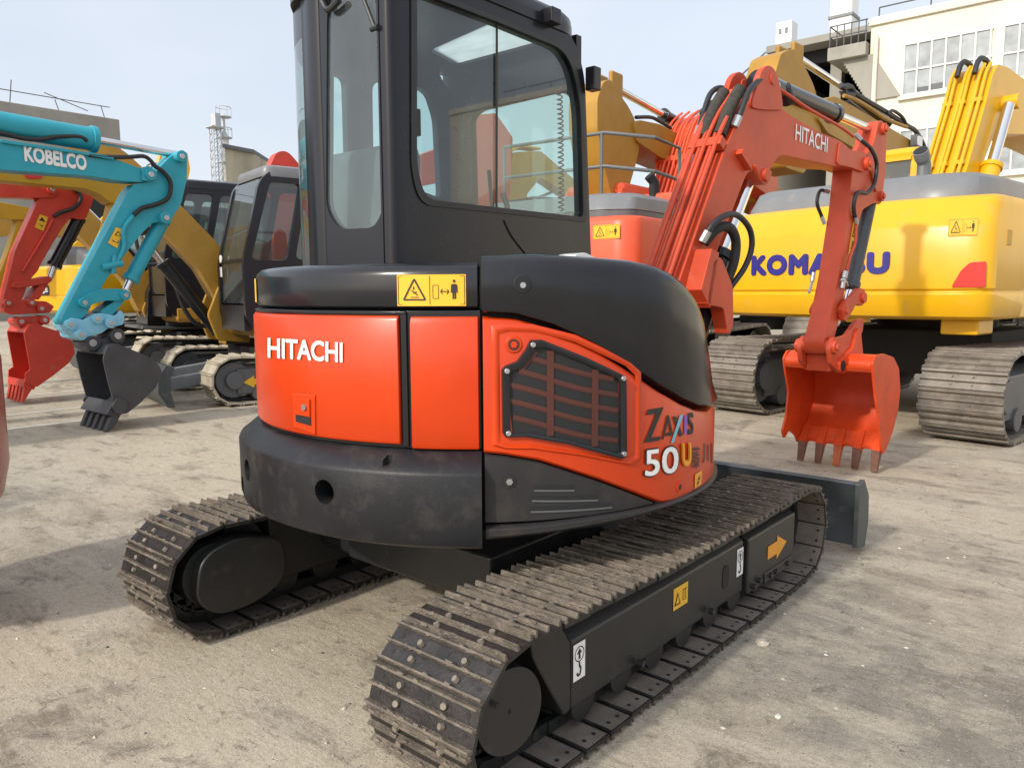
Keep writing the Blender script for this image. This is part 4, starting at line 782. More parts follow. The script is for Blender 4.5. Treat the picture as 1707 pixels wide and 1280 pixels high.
def far_bucket(root, PL, side, curve, hw, m, lip=None, teeth=None, toothm=None, ears=None):
    "bucket from the outline of its near side plate (pixels) and the outer shell curve"
    sp = PL.poly(side, hw); cv = PL.poly(curve, hw)
    cvd = [(v.x, v.y) for v in catmull([Vector((a, b, 0)) for a, b in cv], 5)]
    cen = (sum(a for a, b in sp)/len(sp), sum(b for a, b in sp)/len(sp)); inn = [(a+(cen[0]-a)*.06, b+(cen[1]-b)*.06) for a, b in cvd]
    b = MB(); b.prism(cvd+inn[::-1], PL.w, -hw, hw, m); bo = b.build('bucket', None, root, .004)
    for s in (-1, 1):
        p = MB(); p.prism(rounded(sp, .02, 3), PL.w, s*hw, s*(hw+.022), m); p.build('side_plate', None, bo, .004)
        if ears:
            e = MB(); e.prism(rounded(PL.poly(ears, hw), .02, 3), PL.w, s*(hw+.022), s*(hw+.045), m); e.build('side_cutter', None, bo, .004)
    if lip:
        lp = PL.poly(lip, hw); p = MB(); p.prism(lp, PL.w, -hw, hw, m); p.build('cutting_lip', None, bo, .003)
    if teeth:
        tp = PL.poly(teeth, hw); n = 5
        for k in range(n):
            w = -hw+.04+(2*hw-.08)*k/(n-1); p = MB(); p.prism(tp, PL.w, w-.035, w+.035, toothm or m); p.build('tooth', None, bo, .006)
    return bo

# ------------------------------------------------------------------ yellow crawler excavator on the right
def yellow_excavator():
    C = (.06, 7.98); h = 8.8; T = xf(C, h)
    root = thing('crawler_excavator', (*C, 0), -rad(h), 'big bright yellow excavator with blue lettering across its tail, right of the orange arm', 'excavator', 'excavators parked around the yard')
    tracks_far(root, T, 1.2, .70, -2.62, 1.75, .43, .19, SHOEFAR if False else mat('worn brown track steel', (.20, .175, .145), .55, metal=.3, var=.4, sc=6, dust=.4, dcol=(.33, .285, .215), bump=.3, bsc=40), ribs=3, detail=True, mf=GREYD)
    u = MB(); u.box(-.9, .9, -.9, .9, .45, .95, DARK, T); u.cyl(T((0, 0, .9)), T((0, 0, 1.14)), .65, 36, DARK); u.build('undercarriage', None, root, .02)
    # counterweight: plan outline with curved back, several height rings
    HW_ = 1.37
    def plan_ring(k, z, dy=0):
        P = [(-HW_+.10+(2*HW_-.20)*i/24, 0) for i in range(25)]; P = [(x, -2.72+.16*(x/1.27)**2+dy) for x, _ in P]
        yc = P[0][1]; P = [(-HW_, yc+.16), (-HW_+.012, yc+.09), (-HW_+.045, yc+.035)]+P+[(HW_-.045, yc+.035), (HW_-.012, yc+.09), (HW_, yc+.16)]
        P += [(HW_, -1.62), (-HW_, -1.62)]
        return [T((x*k, y, z)) for x, y in P]
    cw = MB(); cw.loops([plan_ring(.96, 1.12, .16), plan_ring(.985, 1.15, .06), plan_ring(.998, 1.25, .01), plan_ring(1, 1.355, 0), plan_ring(.992, 1.37, .018), plan_ring(.992, 1.385, .018), plan_ring(1, 1.40, 0), plan_ring(1, 1.93, 0), plan_ring(.995, 1.97, .02), plan_ring(.985, 2.14, .11), plan_ring(.975, 2.20, .16), plan_ring(.96, 2.225, .21)], YELLOW)
    cwo = cw.build('counterweight', None, root, .006)
    fT_ = lambda a, b, w: T((a, -2.72+.16*(a/1.27)**2-w, b))
    oT = T((0, -2.66, 0)); dT = T((1, -2.66, 0))-oT; PT = Plane((oT.x, oT.y), (dT.x, dT.y)); q = lambda x, y: PT.sz(x, y)
    K0, K1 = q(1251, 460), q(1487, 420); zb0, zt0 = q(1251, 460)[1], q(1251, 426)[1]; zb1, zt1 = q(1487, 457)[1], q(1487, 419)[1]
    tx = MB(); text(tx, 'KOMATSU', lambda a, b, w: fT_(K0[0]+(K1[0]-K0[0])*a, (zb0+(zb1-zb0)*a)*(1-b)+(zt0+(zt1-zt0)*a)*b, w), 0, 1, 0, 1, .006, NAVY, .065, 0, 1.14); tx.build('lettering', None, cwo)
    l0, l1 = q(1577, 394), q(1653, 360); warning_label(lambda a, b, w: fT_(a, b, w+.004), l0[0], min(l1[0], 1.26), l0[1], l1[1], cwo)
    rf = MB(); rf.prism(rounded([q(1582, 479), q(1635, 479), q(1637, 435), q(1612, 437), q(1598, 450)], .02, 3), fT_, 0, .014, REFL); rf.build('reflector', None, cwo, .004)
    ww = MB(); ww.box(.1, .3, -2.5, -2.4, 1.08, 1.13, YELLOW, T); ww.build('tow_bracket', None, cwo)
    # machine body in front of it
    by = MB(); by.box(-1.34, 1.34, -1.61, 1.4, 1.12, 1.42, YELLOW, T); by.box(-1.34, 1.34, -1.61, .3, 1.42, 2.20, YELLOW, T); by.box(.55, 1.34, .32, 1.35, 1.42, 1.95, YELLOW, T); by.box(.9, 1.22, -2.3, -1.9, .98, 1.12, YELLOW, T)
    bo = by.build('machine_body', None, root, .02)
    fs = lambda a, b, w: T((1.34+w, a, b))
    pn = MB(); pn.prism(rounded([(-1.55, 1.45), (-.25, 1.45), (-.25, 2.12), (-1.50, 2.12)], .03, 3), fs, -.01, .012, GREYD); pno = pn.build('side_panel', None, bo, .004)
    tx = MB(); text(tx, '200', fs, -1.42, -.95, 1.62, 1.80, .016, WHITE, .03); tx.build('lettering', None, pno)
    lt = MB(); lt.box(1.355, 1.378, -2.2, -2.08, 1.78, 1.92, OCHRE2, T); lt.build('panel_latch', None, cwo, .01)
    hd = MB(); 
    def hring(k, z, y0=-2.30): return [T((x*k, y, z)) for x, y in rounded([(-1.22, y0), (.80, y0), (1.12, y0+.15), (1.18, y0+.6), (1.18, -.3), (-1.22, -.3)], .12, 4)]
    hd.loops([hring(.97, 2.19), hring(.97, 2.26), hring(.93, 2.44, -2.20), hring(.88, 2.48, -2.12)], GREYH); hdo = hd.build('engine_hood', None, root, .01)
    ex = MB(); ex.tube([T((.38, -1.55, 2.4)), T((.38, -1.55, 2.66)), T((.38, -1.62, 2.74))], .065, 20, GREYH); ex.cyl(T((.38, -1.60, 2.72)), T((.38, -1.66, 2.785)), .075, 20, GREYH); ex.cyl(T((.38, -1.655, 2.78)), T((.38, -1.662, 2.787)), .066, 20, DARK); ex.build('exhaust_pipe', None, hdo)
    far_cab(root, T, -1.2, -.18, -.35, 1.45, 1.15, 3.02, YELLOW, GLASSF, .28, .95)
    # boom with pipes on its back
    oo = T((.255, .55, 0)); d = T((.255, 1.55, 0)) - oo; PL = Plane((oo.x, oo.y), (d.x, d.y)); Wb = .215
    side = [(1606, 300), (1615, 270), (1630, 218), (1645, 165), (1655, 125), (1664, 107), (1680, 112), (1712, 135), (1800, 200), (1800, 270), (1712, 224), (1670, 224), (1655, 232), (1640, 270), (1632, 300), (1628, 330), (1600, 330)]
    boom = plate_boom(root, PL, side, Wb, OCHRE2 if False else YELLOW, 'boom', .012, .05)
    e = PL.poly([(1604, 305), (1615, 270), (1630, 218), (1645, 165), (1655, 125), (1663, 108)], Wb)
    for w in (-.20, -.15, -.05, -.01, .10, .16):
        b = MB(); b.tube([PL.w(s-.05, z+.02, w) for s, z in e], .019, 8, YELLOW, smooth=3); b.build('hydraulic_pipe', None, boom)
    for i in (1, 3):
        s, z = e[i]; b = MB(); [b.box(w0, w1, -.022, .022, -.01, .075, YELLOW, lambda v: PL.w(s-v.z, z+v.y, v.x)) for w0, w1 in ((-.225, -.125),)]; b.build('pipe_clamp', None, boom, .006); b = MB(); b.box(.075, .185, -.022, .022, -.01, .075, YELLOW, lambda v: PL.w(s-v.z, z+v.y, v.x)); b.build('pipe_clamp', None, boom, .006); b = MB(); b.box(-.075, .015, -.022, .022, -.01, .075, YELLOW, lambda v: PL.w(s-v.z, z+v.y, v.x)); b.build('pipe_clamp', None, boom, .006)
    for w in (-.12, .06):
        b = MB(); P = PL.poly([(1650, 118), (1655, 100), (1662, 92), (1672, 100), (1676, 116)], Wb); b.tube([PL.w(s, z, w) for s, z in P], .03, 8, RUBBER, smooth=5); b.build('hydraulic_hose', None, boom)
    p = kB((1610, 655))[0]; s, z = PL.sz(*p, Wb+.05); b = MB(); b.cyl(PL.w(s, z, -Wb-.16), PL.w(s, z, Wb+.16), .085, 22, YELLOW); b.build('pivot_pin', None, boom, .01)
    a = PL.sz(*kB((1610, 670))[0], Wb+.09); bq = PL.sz(*kB((1500, 1060))[0], Wb+.09); c_ = (bq[0]+(bq[0]-a[0])*.9, bq[1]+(bq[1]-a[1])*.9)
    for w in (-Wb-.09, Wb+.09): cyl2(root, PL.w(*c_, w), PL.w(*bq, w), PL.w(*a, w), .10, .06, YELLOW, 'boom_cylinder')
    hr = MB(); hr.tube([T((1.12, -.2, 2.2)), T((1.12, -.2, 2.95)), T((1.12, .5, 2.95)), T((1.12, 1.2, 2.6)), T((1.12, 1.25, 1.95))], .025, 8, YELLOW); hr.build('handrail', None, root)
    return root
yellow_excavator()

# ------------------------------------------------------------------ big orange excavator behind the cab
def orange_excavator():
    C = (-4.15, 8.06); h = -3; T = xf(C, h)
    root = thing('crawler_excavator', (*C, 0), -rad(h), 'large orange excavator with grey hood and guard rail, just behind the foreground cab', 'excavator', 'excavators parked around the yard')
    tracks_far(root, T, 1.2, .65, -2.4, 1.8, .44, .2, mat('worn brown track steel', (0, 0, 0)), ribs=3)
    u = MB(); u.box(-.9, .9, -.9, .9, .45, .95, DARK, T); u.cyl(T((0, 0, .9)), T((0, 0, 1.14)), .65, 30, DARK); u.build('undercarriage', None, root, .02)
    def ring(k, z, dy=0): return [T((x*k, y+(dy if y < -1.7 else 0), z)) for x, y in rounded([(-1.27, -2.35), (-.9, -2.55), (1.1, -2.55), (1.27, -2.40), (1.27, -1.5), (-1.27, -1.5)], [.2, .3, .12, .12, 0, 0], 5)]
    cw = MB(); cw.loops([ring(.95, 1.12, .1), ring(.99, 1.2, .02), ring(1, 1.32), ring(1, 2.22), ring(.985, 2.29, .03), ring(.96, 2.31, .06)], ORFAR); cwo = cw.build('counterweight', None, root, .01)
    warning_label(lambda a, b, w: T((a, -2.552-w, b)), .72, 1.10, 2.03, 2.20, cwo)
    by = MB(); by.box(-1.25, 1.25, -1.49, 1.3, 1.12, 1.5, ORFAR, T); by.box(-1.25, 1.25, -1.49, .2, 1.5, 2.28, ORFAR, T); by.box(-1.2, .2, -1.3, .1, 2.28, 2.5, ORFAR, T); by.box(-.3, 1.1, -1.15, -.2, 2.3, 2.72, ORFAR, T); by.box(.62, 1.24, .22, 1.25, 1.5, 2.05, ORFAR, T)
    bo = by.build('machine_body', None, root, .04)
    gv = MB()
    for r_ in range(3):
        for k in range(9): gv.box(1.252, 1.258, -1.35+k*.05, -1.32+k*.05, 1.85+r_*.13, 1.95+r_*.13, ORDARK, T)
    gv.build('vent_louvres', None, bo)
    hd = MB(); hr_ = lambda k, z, y0: [T((x*k, y, z)) for x, y in rounded([(-1.2, y0), (.75, y0), (1.12, y0+.2), (1.15, y0+.8), (1.15, -1.0), (-1.2, -1.0)], .1, 4)]
    hd.loops([hr_(.98, 2.30, -2.42), hr_(.98, 2.40, -2.42)], GREYD); hd.loops([hr_(.985, 2.40, -2.43), hr_(.97, 2.56, -2.36), hr_(.90, 2.62, -2.28)], GREYH); hd.build('engine_hood', None, root, .01)
    ex = MB(); ex.tube([T((.80, -1.1, 2.6)), T((.80, -1.1, 2.86)), T((.76, -1.18, 2.95))], .07, 16, DARK); ex.build('exhaust_pipe', None, root)
    rl = MB()
    for P in (((-1.1, -2.0, 3.42), (.55, -2.0, 3.42), (1.1, -1.7, 3.34), (1.12, -1.0, 3.30), (1.12, -1.0, 2.3)), ((-1.1, -2.0, 3.0), (.55, -2.0, 3.0), (1.1, -1.7, 2.92), (1.12, -1.0, 2.88)), ((.50, -2.0, 3.42), (.50, -2.0, 2.5)), ((-1.1, -2.0, 3.42), (-1.1, -2.0, 2.5)), ((1.12, -.6, 2.3), (1.12, -.6, 3.2), (1.12, -.5, 3.3), (1.12, -.1, 3.3), (1.12, .0, 3.2), (1.12, .0, 2.3))): rl.tube([T(q) for q in P], .024, 8, GREYD)
    rl.build('guard_rail', None, root)
    far_cab(root, T, -1.22, -.18, -.3, 1.4, 1.15, 3.0, ORFAR, GLASSF, .28, .95)
    oo = T((-.12, .42, 0)); d = T((-.12, 1.42, 0)) - oo; PL = Plane((oo.x, oo.y), (d.x, d.y))
    e = [(-.1, 1.75), (.25, 2.3), (.75, 3.15), (1.15, 3.85), (1.45, 4.22), (1.85, 4.45), (2.5, 4.45), (5.3, 3.6)]
    side = e + [(5.35, 3.25), (3.2, 3.55), (2.6, 3.5), (2.0, 3.3), (.9, 2.0), (.5, 1.5), (.05, 1.45)]
    b = MB(); b.prism(rounded(side, .08, 3), PL.w, -.28, .28, ORFAR); boom = b.build('boom', None, root, .012)
    for w in (-.26, -.19, -.12, -.04, .05, .13, .2, .26):
        q = MB(); q.tube([PL.w(a-.06, z+.05+.02*math.sin(w*40), w) for a, z in e[:6]], .022, 8, ORFAR, smooth=4); q.build('hydraulic_pipe', None, boom)
    for a, z in ((.5, 2.72), (.97, 3.53)):
        q = MB(); q.box(-.32, .32, -.04, .04, -.02, .12, ORFAR, lambda v: PL.w(a-v.z*.75, z+v.y+v.z*.6, v.x)); q.build('pipe_clamp', None, boom, .006)
    am = MB(); am.prism(rounded([(5.1, 4.1), (5.35, 4.2), (5.6, 3.7), (5.45, 2.9), (4.7, 1.2), (4.5, 1.2), (5.0, 3.0)], .05, 3), PL.w, -.2, .2, ORFAR); am.build('arm', None, root, .01)
    return root
orange_excavator()

# ------------------------------------------------------------------ ochre excavators with raised booms, behind
def ochre_big(C, bdir_from, bdir_to, arm_px, boom_px, cyl, label, depth_arm, hw, body_h, extras=None):
    p0 = plan(*bdir_from); p1 = plan(*bdir_to); PL = Plane((p0.x, p0.y), (p1.x-p0.x, p1.y-p0.y))
    hd = math.degrees(math.atan2(-PL.d.x, -PL.d.y)); T = xf((p1.x+PL.d.x*1.2, p1.y+PL.d.y*1.2), hd); c = T((0, 0, 0))
    root = thing('crawler_excavator', (c.x, c.y, 0), -rad(hd), label, 'excavator', 'excavators parked around the yard')
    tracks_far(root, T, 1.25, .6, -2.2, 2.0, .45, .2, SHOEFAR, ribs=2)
    u = MB(); u.box(-1.35, 1.35, -2.5, 1.5, 1.1, 1.6, OCHRE, T); u.box(-1.35, 1.35, -2.5, 0, 1.6, 2.3, OCHRE, T); u.cyl(T((0, 0, .5)), T((0, 0, 1.1)), .7, 24, DARK); u.build('machine_body', None, root, .05)
    far_cab(root, T, .3, 1.3, -.2, 1.5, 1.2, 3.0, BLACK, GLASSF, .28, .95, seat=False)
    bo = plate_boom(root, PL, boom_px, hw, OCHRE, 'boom', .015, .08)
    ar = plate_boom(root, PL, arm_px, hw*.85, OCHRE, 'arm', .012, .06)
    for (A, B, C_) in cyl: pcyl(root, PL, A, B, C_, .10, .06, BLACK)
    return root, PL, bo, ar
A_ = lambda *p: kA(*p); B_ = lambda *p: kB(*p)
r1, PLA, bo1, ar1 = ochre_big(None, (1.95, 13.0), (5.4, 17.4),
    [(1001, 150), (1006, 137), (1016, 132), (1026, 140), (1032, 155), (1048, 178), (1057, 195), (1062, 215), (1066, 250), (1060, 275), (1050, 310), (1020, 330), (1006, 270), (996, 215), (996, 165)],
    [(1058, 205), (1066, 200), (1100, 207), (1140, 228), (1220, 268), (1330, 330), (1340, 380), (1240, 330), (1130, 275), (1100, 262), (1062, 236)],
    [((1175, 232), (1106, 192), (1024, 146))], 'ochre excavator with arm raised upright beside the guard rail, behind the orange pipes', 13, .30, 1)
b = MB(); s, z = PLA.sz(1016, 142, 0); [b.box(-.04, .04, -.2, .14, -.35, .16, OCHRE, lambda v, w=w: PLA.w(s+v.y, z+v.z, v.x+w)) for w in (-.13, .13)]; b.build('cylinder_lug', None, ar1, .035, 3)
ptube(bo1, PLA, [(1060, 196), (1085, 196), (1100, 203), (1118, 214)], .2, .03, RUBBER, 'hydraulic_hose')
r2, PLB, bo2, ar2 = ochre_big(None, (4.55, 13.0), (8.2, 16.4),
    [(1298, 104), (1302, 90), (1314, 83), (1328, 82), (1334, 98), (1344, 115), (1356, 140), (1362, 160), (1366, 200), (1372, 240), (1340, 290), (1310, 280), (1292, 200), (1290, 130)],
    [(1366, 168), (1392, 160), (1420, 175), (1470, 205), (1516, 232), (1560, 268), (1640, 330), (1640, 400), (1560, 320), (1500, 285), (1420, 245), (1380, 222), (1362, 195)],
    [((1478, 205), (1410, 150), (1332, 98))], 'ochre excavator with boom sloping right to a work lamp, below the stair landing', 13, .30, 1)
b = MB(); s, z = PLB.sz(1318, 92, 0); [b.box(-.04, .04, -.2, .12, -.35, .14, OCHRE, lambda v, w=w: PLB.w(s+v.y, z+v.z, v.x+w)) for w in (-.13, .13)]; b.build('cylinder_lug', None, ar2, .035, 3)
ptube(bo2, PLB, B_((560, 610), (640, 640), (740, 700), (830, 760), (960, 810)), .31, .035, OCHRE, 'hydraulic_pipe')
ptube(bo2, PLB, B_((590, 570), (700, 640), (830, 715), (960, 800), (1020, 840), (1080, 950)), .25, .045, RUBBER, 'hydraulic_hose')
ptube(bo2, PLB, B_((840, 730), (870, 705), (930, 745), (960, 800)), .3, .03, RUBBER, 'hydraulic_hose')
ptube(bo2, PLB, B_((540, 545), (560, 560), (600, 555), (620, 600), (560, 600)), .28, .05, RUBBER, 'hydraulic_hose')
b = MB(); s, z = PLB.sz(*B_((1002, 905))[0], .33); b.prism(rounded([(s-.16, z-.12), (s+.16, z-.12), (s+.16, z+.12), (s-.16, z+.12)], .05, 4), PLB.w, .33, .45, GREYD); lo_ = b.build('work_lamp', None, bo2, .01)
b = MB(); b.prism(rounded([(s-.12, z-.09), (s+.12, z-.09), (s+.12, z+.09), (s-.12, z+.09)], .04, 4), PLB.w, .45, .46, LAMPG); b.build('lamp_glass', None, lo_)

# ------------------------------------------------------------------ left row: turquoise, red and ochre machines reaching in from the left
def small_body(root, T, m, cabm=CABM, hw=1.0, cabx=(-1.0, 0.0)):
    tracks_far(root, T, hw*.8, .42, -1.3, 1.3, .27, .15, SHOEFAR, ribs=2)
    u = MB(); u.box(-.5, .5, -.6, .6, .3, .6, DARK, T); P = [(hw*math.cos(a), hw*math.sin(a)-.1) for a in [math.pi+math.pi*k/16 for k in range(17)]]+[(hw, .9), (-hw, .9)]
    u.build('undercarriage', None, root, .02)
    b = MB(); b.loops([[T((x*k, y*k, z)) for x, y in P] for k, z in ((.95, .6), (1, .65), (1, 1.3), (.96, 1.45))], m); b.build('machine_body', None, root, .02)
    far_cab(root, T, cabx[0], cabx[1], -.35, 1.0, .7, 2.55, cabm, GLASSF, .25, .8)
def kobelco():
    C = (-6.1, -3.6); T = xf(C, 0); root = thing('mini_excavator', (*C, 0), 0, 'turquoise compact excavator reaching in from the left, holding a dark grey bucket', 'excavator', 'excavators parked around the yard')
    small_body(root, T, TURQ)
    PL = Plane((-6.22, -3.0), (0, 1)); w = .12
    bm = k5((-420, 300), (0, 318), (630, 412), (800, 442), (1000, 515), (1085, 515), (1112, 558), (1090, 600), (1000, 616), (840, 606), (640, 572), (0, 527), (-340, 520))
    P = PL.poly(bm, w); P = P[:1] + P[1:] ; foot = [(.55, 1.2), (.75, .95), (1.0, 1.3)]
    s0 = P[0]; P = [(.45, 1.25), (.8, 1.95), (1.25, 2.35)] + P + [(1.6, 1.95), (1.2, 1.6), (.8, 1.05), (.6, 1.05)]
    b = MB(); b.prism(rounded(P, .05, 3), PL.w, -w, w, TURQ); boom = b.build('boom', None, root, .008)
    fl = MB(); e = PL.poly(k5((0, 312), (630, 405), (800, 436)), w); fl.prism(e+[(a, z-.03) for a, z in e[::-1]], PL.w, -w-.02, w+.03, TURQ); fl.build('top_flange', None, boom, .004)
    t0 = PL.sz(*k5((174, 468))[0], w); t1 = PL.sz(*k5((618, 535))[0], w); L_ = math.hypot(t1[0]-t0[0], t1[1]-t0[1]); u = Vector((t1[0]-t0[0], t1[1]-t0[1]))/L_
    tx = MB(); text(tx, 'KOBELCO', lambda a, b_, q: PL.w(t0[0]+u.x*a, t0[1]+u.y*a+b_, w+q), 0, L_, .0, .155, .004, WHITE, .045); tx.build('lettering', None, boom)
    pcyl(root, PL, k5((-420, 130))[0], k5((670, 312))[0], k5((1290, 425))[0], .115, .04, TURQ)
    arm = plate_boom(root, PL, k5((1200, 440), (1255, 400), (1298, 382), (1336, 410), (1330, 600), (1290, 770), (1215, 888), (1150, 897), (1085, 905), (1000, 990), (905, 1110), (860, 1170)) + k6((740, 180), (700, 250), (640, 350), (600, 430), (540, 480), (440, 510), (412, 480), (430, 440), (660, 0)) + k5((905, 690), (950, 630), (1090, 600), (1112, 540), (1140, 500)), .10, TURQ, 'arm', .008, .02)
    pins(arm, PL, k5((1075, 560), (1295, 430), (1185, 868)), .15, .06, TURQ)
    nb = MB(); nb.prism(rounded(PL.poly(k5((1000, 510), (1060, 500), (1110, 545), (1100, 595), (1060, 610), (1000, 600), (1010, 570)), .13), .02, 3), PL.w, .12, .15, TURQ); nb.build('pivot_plate', None, boom, .006)
    pcyl(root, PL, k5((1160, 880))[0], k6((900, 190))[0], k6((868, 260))[0], .075, .04, TURQ)
    lk = plate_boom(root, PL, k6((545, 355), (565, 318), (640, 275), (720, 255), (800, 252), (880, 262), (902, 300), (880, 330), (820, 338), (740, 335), (660, 352), (590, 388), (555, 378)), .15, TURQ, 'link', .008, .03); pins(lk, PL, k6((585, 350), (868, 298)), .16, .05, TURQ)
    plate_boom(root, PL, k6((690, 410), (800, 330), (860, 320), (850, 350), (780, 430), (720, 440)), .12, TURQ, 'link', .008, .02)
    cp = plate_boom(root, PL, k6((455, 490), (490, 452), (580, 470), (640, 432), (690, 420), (760, 432), (800, 440), (830, 400), (860, 430), (852, 500), (750, 525), (700, 560), (640, 580), (590, 610), (540, 610), (455, 530)), .14, LBLUE, 'quick_coupler', .008, .02); pins(cp, PL, k6((492, 500), (675, 460), (765, 490), (562, 570)), .16, .05, LBLUE)
    bl = plate_boom(root, PL, k6((580, 650), (600, 600), (650, 580), (720, 600), (790, 545), (840, 550), (862, 580), (850, 640), (760, 640), (700, 700), (620, 690)), .12, BKT, 'bucket_lug', .008, .03); pins(bl, PL, k6((640, 628), (812, 578)), .15, .075, BKT)
    far_bucket(root, PL, k6((702, 735), (735, 640), (790, 628), (960, 695), (1060, 745), (1102, 800), (1110, 850), (1065, 935), (960, 1040), (870, 1110), (800, 1120), (770, 1010), (735, 880)), k6((715, 700), (745, 650), (790, 640), (960, 700), (1060, 750), (1100, 810), (1100, 855), (1055, 935), (950, 1040), (860, 1110)), .33, BKT,
               lip=k6((790, 1030), (870, 1090), (810, 1140), (730, 1120)), teeth=k6((800, 1080), (840, 1110), (800, 1190), (740, 1246), (725, 1240), (760, 1150)), ears=k6((760, 1060), (790, 1005), (830, 1000), (870, 1040), (850, 1110), (790, 1115)))
    d = MB(); q = PL.poly(k5((822, 935), (876, 950), (832, 1085), (765, 1045)), .10); d.flat(q, lambda a, b_, w_: PL.w(a, b_, .10+w_), .008, DYEL); q = PL.poly(k5((838, 960), (862, 1000), (812, 990)), .1); d.flat(q, lambda a, b_, w_: PL.w(a, b_, .1+w_), .010, DBLK); q = PL.poly(k5((838, 970), (854, 995), (822, 988)), .1); d.flat(q, lambda a, b_, w_: PL.w(a, b_, .1+w_), .012, DYEL); q = PL.poly(k5((790, 1020), (830, 1045), (846, 1020), (838, 1050), (800, 1035)), .1); d.flat(q, lambda a, b_, w_: PL.w(a, b_, .1+w_), .010, DBLK); d.build('warning_label', None, arm)
    ptube(boom, PL, k5((-300, 240), (0, 265), (150, 300), (280, 310), (420, 290), (560, 290), (620, 320)), .10, .022, RUBBER, 'hydraulic_hose')
    ptube(boom, PL, k5((630, 420), (780, 435), (920, 435), (1020, 430), (1070, 460), (1100, 500)), .13, .022, RUBBER, 'hydraulic_hose')
    ptube(arm, PL, k5((1100, 500), (1160, 540), (1210, 610), (1210, 690), (1180, 740), (1100, 775), (1010, 800), (950, 850)), .14, .024, mat('ribbed black conduit', (0, 0, 0)), 'hydraulic_hose')
    ptube(arm, PL, k5((950, 850), (900, 910), (875, 970), (880, 1080), (830, 1190), (800, 1240)), .125, .022, TURQ, 'hydraulic_pipe')
    b = MB(); s, z = PL.sz(*k6((770, 110))[0], .1); b.cyl(PL.w(s-.1, z, .12), PL.w(s+.1, z+.05, .12), .035, 10, TURQ); b.cyl(PL.w(s, z-.06, .12), PL.w(s+.03, z+.12, .12), .025, 10, TURQ); b.build('stop_valve', None, arm)
    return root
kobelco()
def red_mini():
    C = (-9.0, -3.6); T = xf(C, 0); root = thing('mini_excavator', (*C, 0), 0, 'red orange excavator arm and bucket hanging at the left edge behind the turquoise arm', 'excavator', 'excavators parked around the yard')
    small_body(root, T, RED)
    PL = Plane((-9.08, -3.0), (0, 1)); w = .12
    P = PL.poly(k5((-300, 590), (0, 618), (330, 652), (400, 640), (425, 675), (395, 720), (280, 728), (0, 718), (-300, 705)), w)
    P = [(.45, 1.25), (.8, 2.0), (1.3, 2.5)] + P + [(1.6, 2.1), (1.2, 1.6), (.8, 1.05), (.6, 1.05)]
    b = MB(); b.prism(rounded(P, .05, 3), PL.w, -w, w, RED); boom = b.build('boom', None, root, .008)
    arm = plate_boom(root, PL, k5((330, 652), (450, 640), (660, 678), (672, 720), (620, 860), (590, 882), (500, 868), (430, 960), (300, 1180)) + k6((262, 130), (200, 200), (165, 300), (112, 400), (30, 405), (10, 370), (100, 0)) + k5((275, 735)), .10, RED, 'arm', .008, .02)
    pins(arm, PL, k5((375, 665)), .15, .06, RED)
    pcyl(root, PL, k5((560, 875))[0], k5((385, 1210))[0], k6((345, 180))[0], .08, .04, BLACK)
    plate_boom(root, PL, k6((80, 240), (100, 210), (200, 195), (340, 165), (368, 190), (340, 215), (200, 240), (110, 252)), .15, RED, 'link', .008, .02)
    plate_boom(root, PL, k6((345, 200), (270, 330), (200, 325), (290, 200)), .12, RED, 'link', .008, .02)
    cp = plate_boom(root, PL, k6((30, 345), (60, 325), (320, 340), (375, 375), (345, 420), (80, 432), (28, 415)), .14, RED, 'quick_coupler', .008, .02); pins(cp, PL, k6((60, 352), (220, 350), (288, 390)), .16, .05, RED)
    bl = plate_boom(root, PL, k6((110, 480), (140, 450), (330, 440), (345, 490), (240, 520), (160, 550)), .13, RED, 'bucket_lug', .008, .03); pins(bl, PL, k6((150, 480), (310, 470)), .15, .06, RED)
    far_bucket(root, PL, k6((160, 560), (190, 505), (240, 495), (440, 560), (500, 620), (512, 700), (470, 765), (370, 845), (250, 930), (170, 900), (170, 830), (205, 810), (185, 700)), k6((165, 550), (195, 510), (240, 500), (440, 565), (495, 625), (505, 700), (465, 760), (365, 840), (245, 925)), .30, RED,
               lip=k6((170, 880), (250, 910), (235, 950), (160, 930)), teeth=k6((180, 880), (250, 900), (165, 1035), (150, 1038)))
    d = MB(); q = PL.poly(k5((282, 842), (342, 865), (308, 962), (244, 935)), .10); d.flat(q, lambda a, b_, w_: PL.w(a, b_, .10+w_), .006, DYEL); q = PL.poly(k5((298, 862), (322, 898), (276, 885)), .1); d.flat(q, lambda a, b_, w_: PL.w(a, b_, .1+w_), .008, DBLK); q = PL.poly(k5((270, 905), (300, 925), (306, 908), (300, 935)), .1); d.flat(q, lambda a, b_, w_: PL.w(a, b_, .1+w_), .008, DBLK); d.build('warning_label', None, arm)
    ptube(arm, PL, k5((520, 660), (570, 700), (570, 750), (520, 800), (430, 830), (385, 860)), .13, .025, RUBBER, 'hydraulic_hose')
    ptube(arm, PL, k5((375, 880), (330, 970), (240, 1120), (160, 1250)), .12, .018, RED, 'hydraulic_pipe')
    return root
red_mini()
def ochre_mini(C, PLx, boom_px, arm_px, label, m, extra=()):
    T = xf(C, 0); root = thing('mini_excavator', (*C, 0), 0, label, 'excavator', 'excavators parked around the yard')
    small_body(root, T, m)
    PL = Plane((PLx, -3.0), (0, 1)); w = .13
    P = PL.poly(boom_px, w); P = [(.45, 1.25), (.8, 2.0), (1.3, 2.4)] + P + [(1.6, 2.0), (1.2, 1.6), (.8, 1.05), (.6, 1.05)]
    b = MB(); b.prism(rounded(P, .05, 3), PL.w, -w, w, m); bo = b.build('boom', None, root, .01)
    ar = plate_boom(root, PL, arm_px, .10, m, 'arm', .008, .04)
    return root, PL, bo, ar
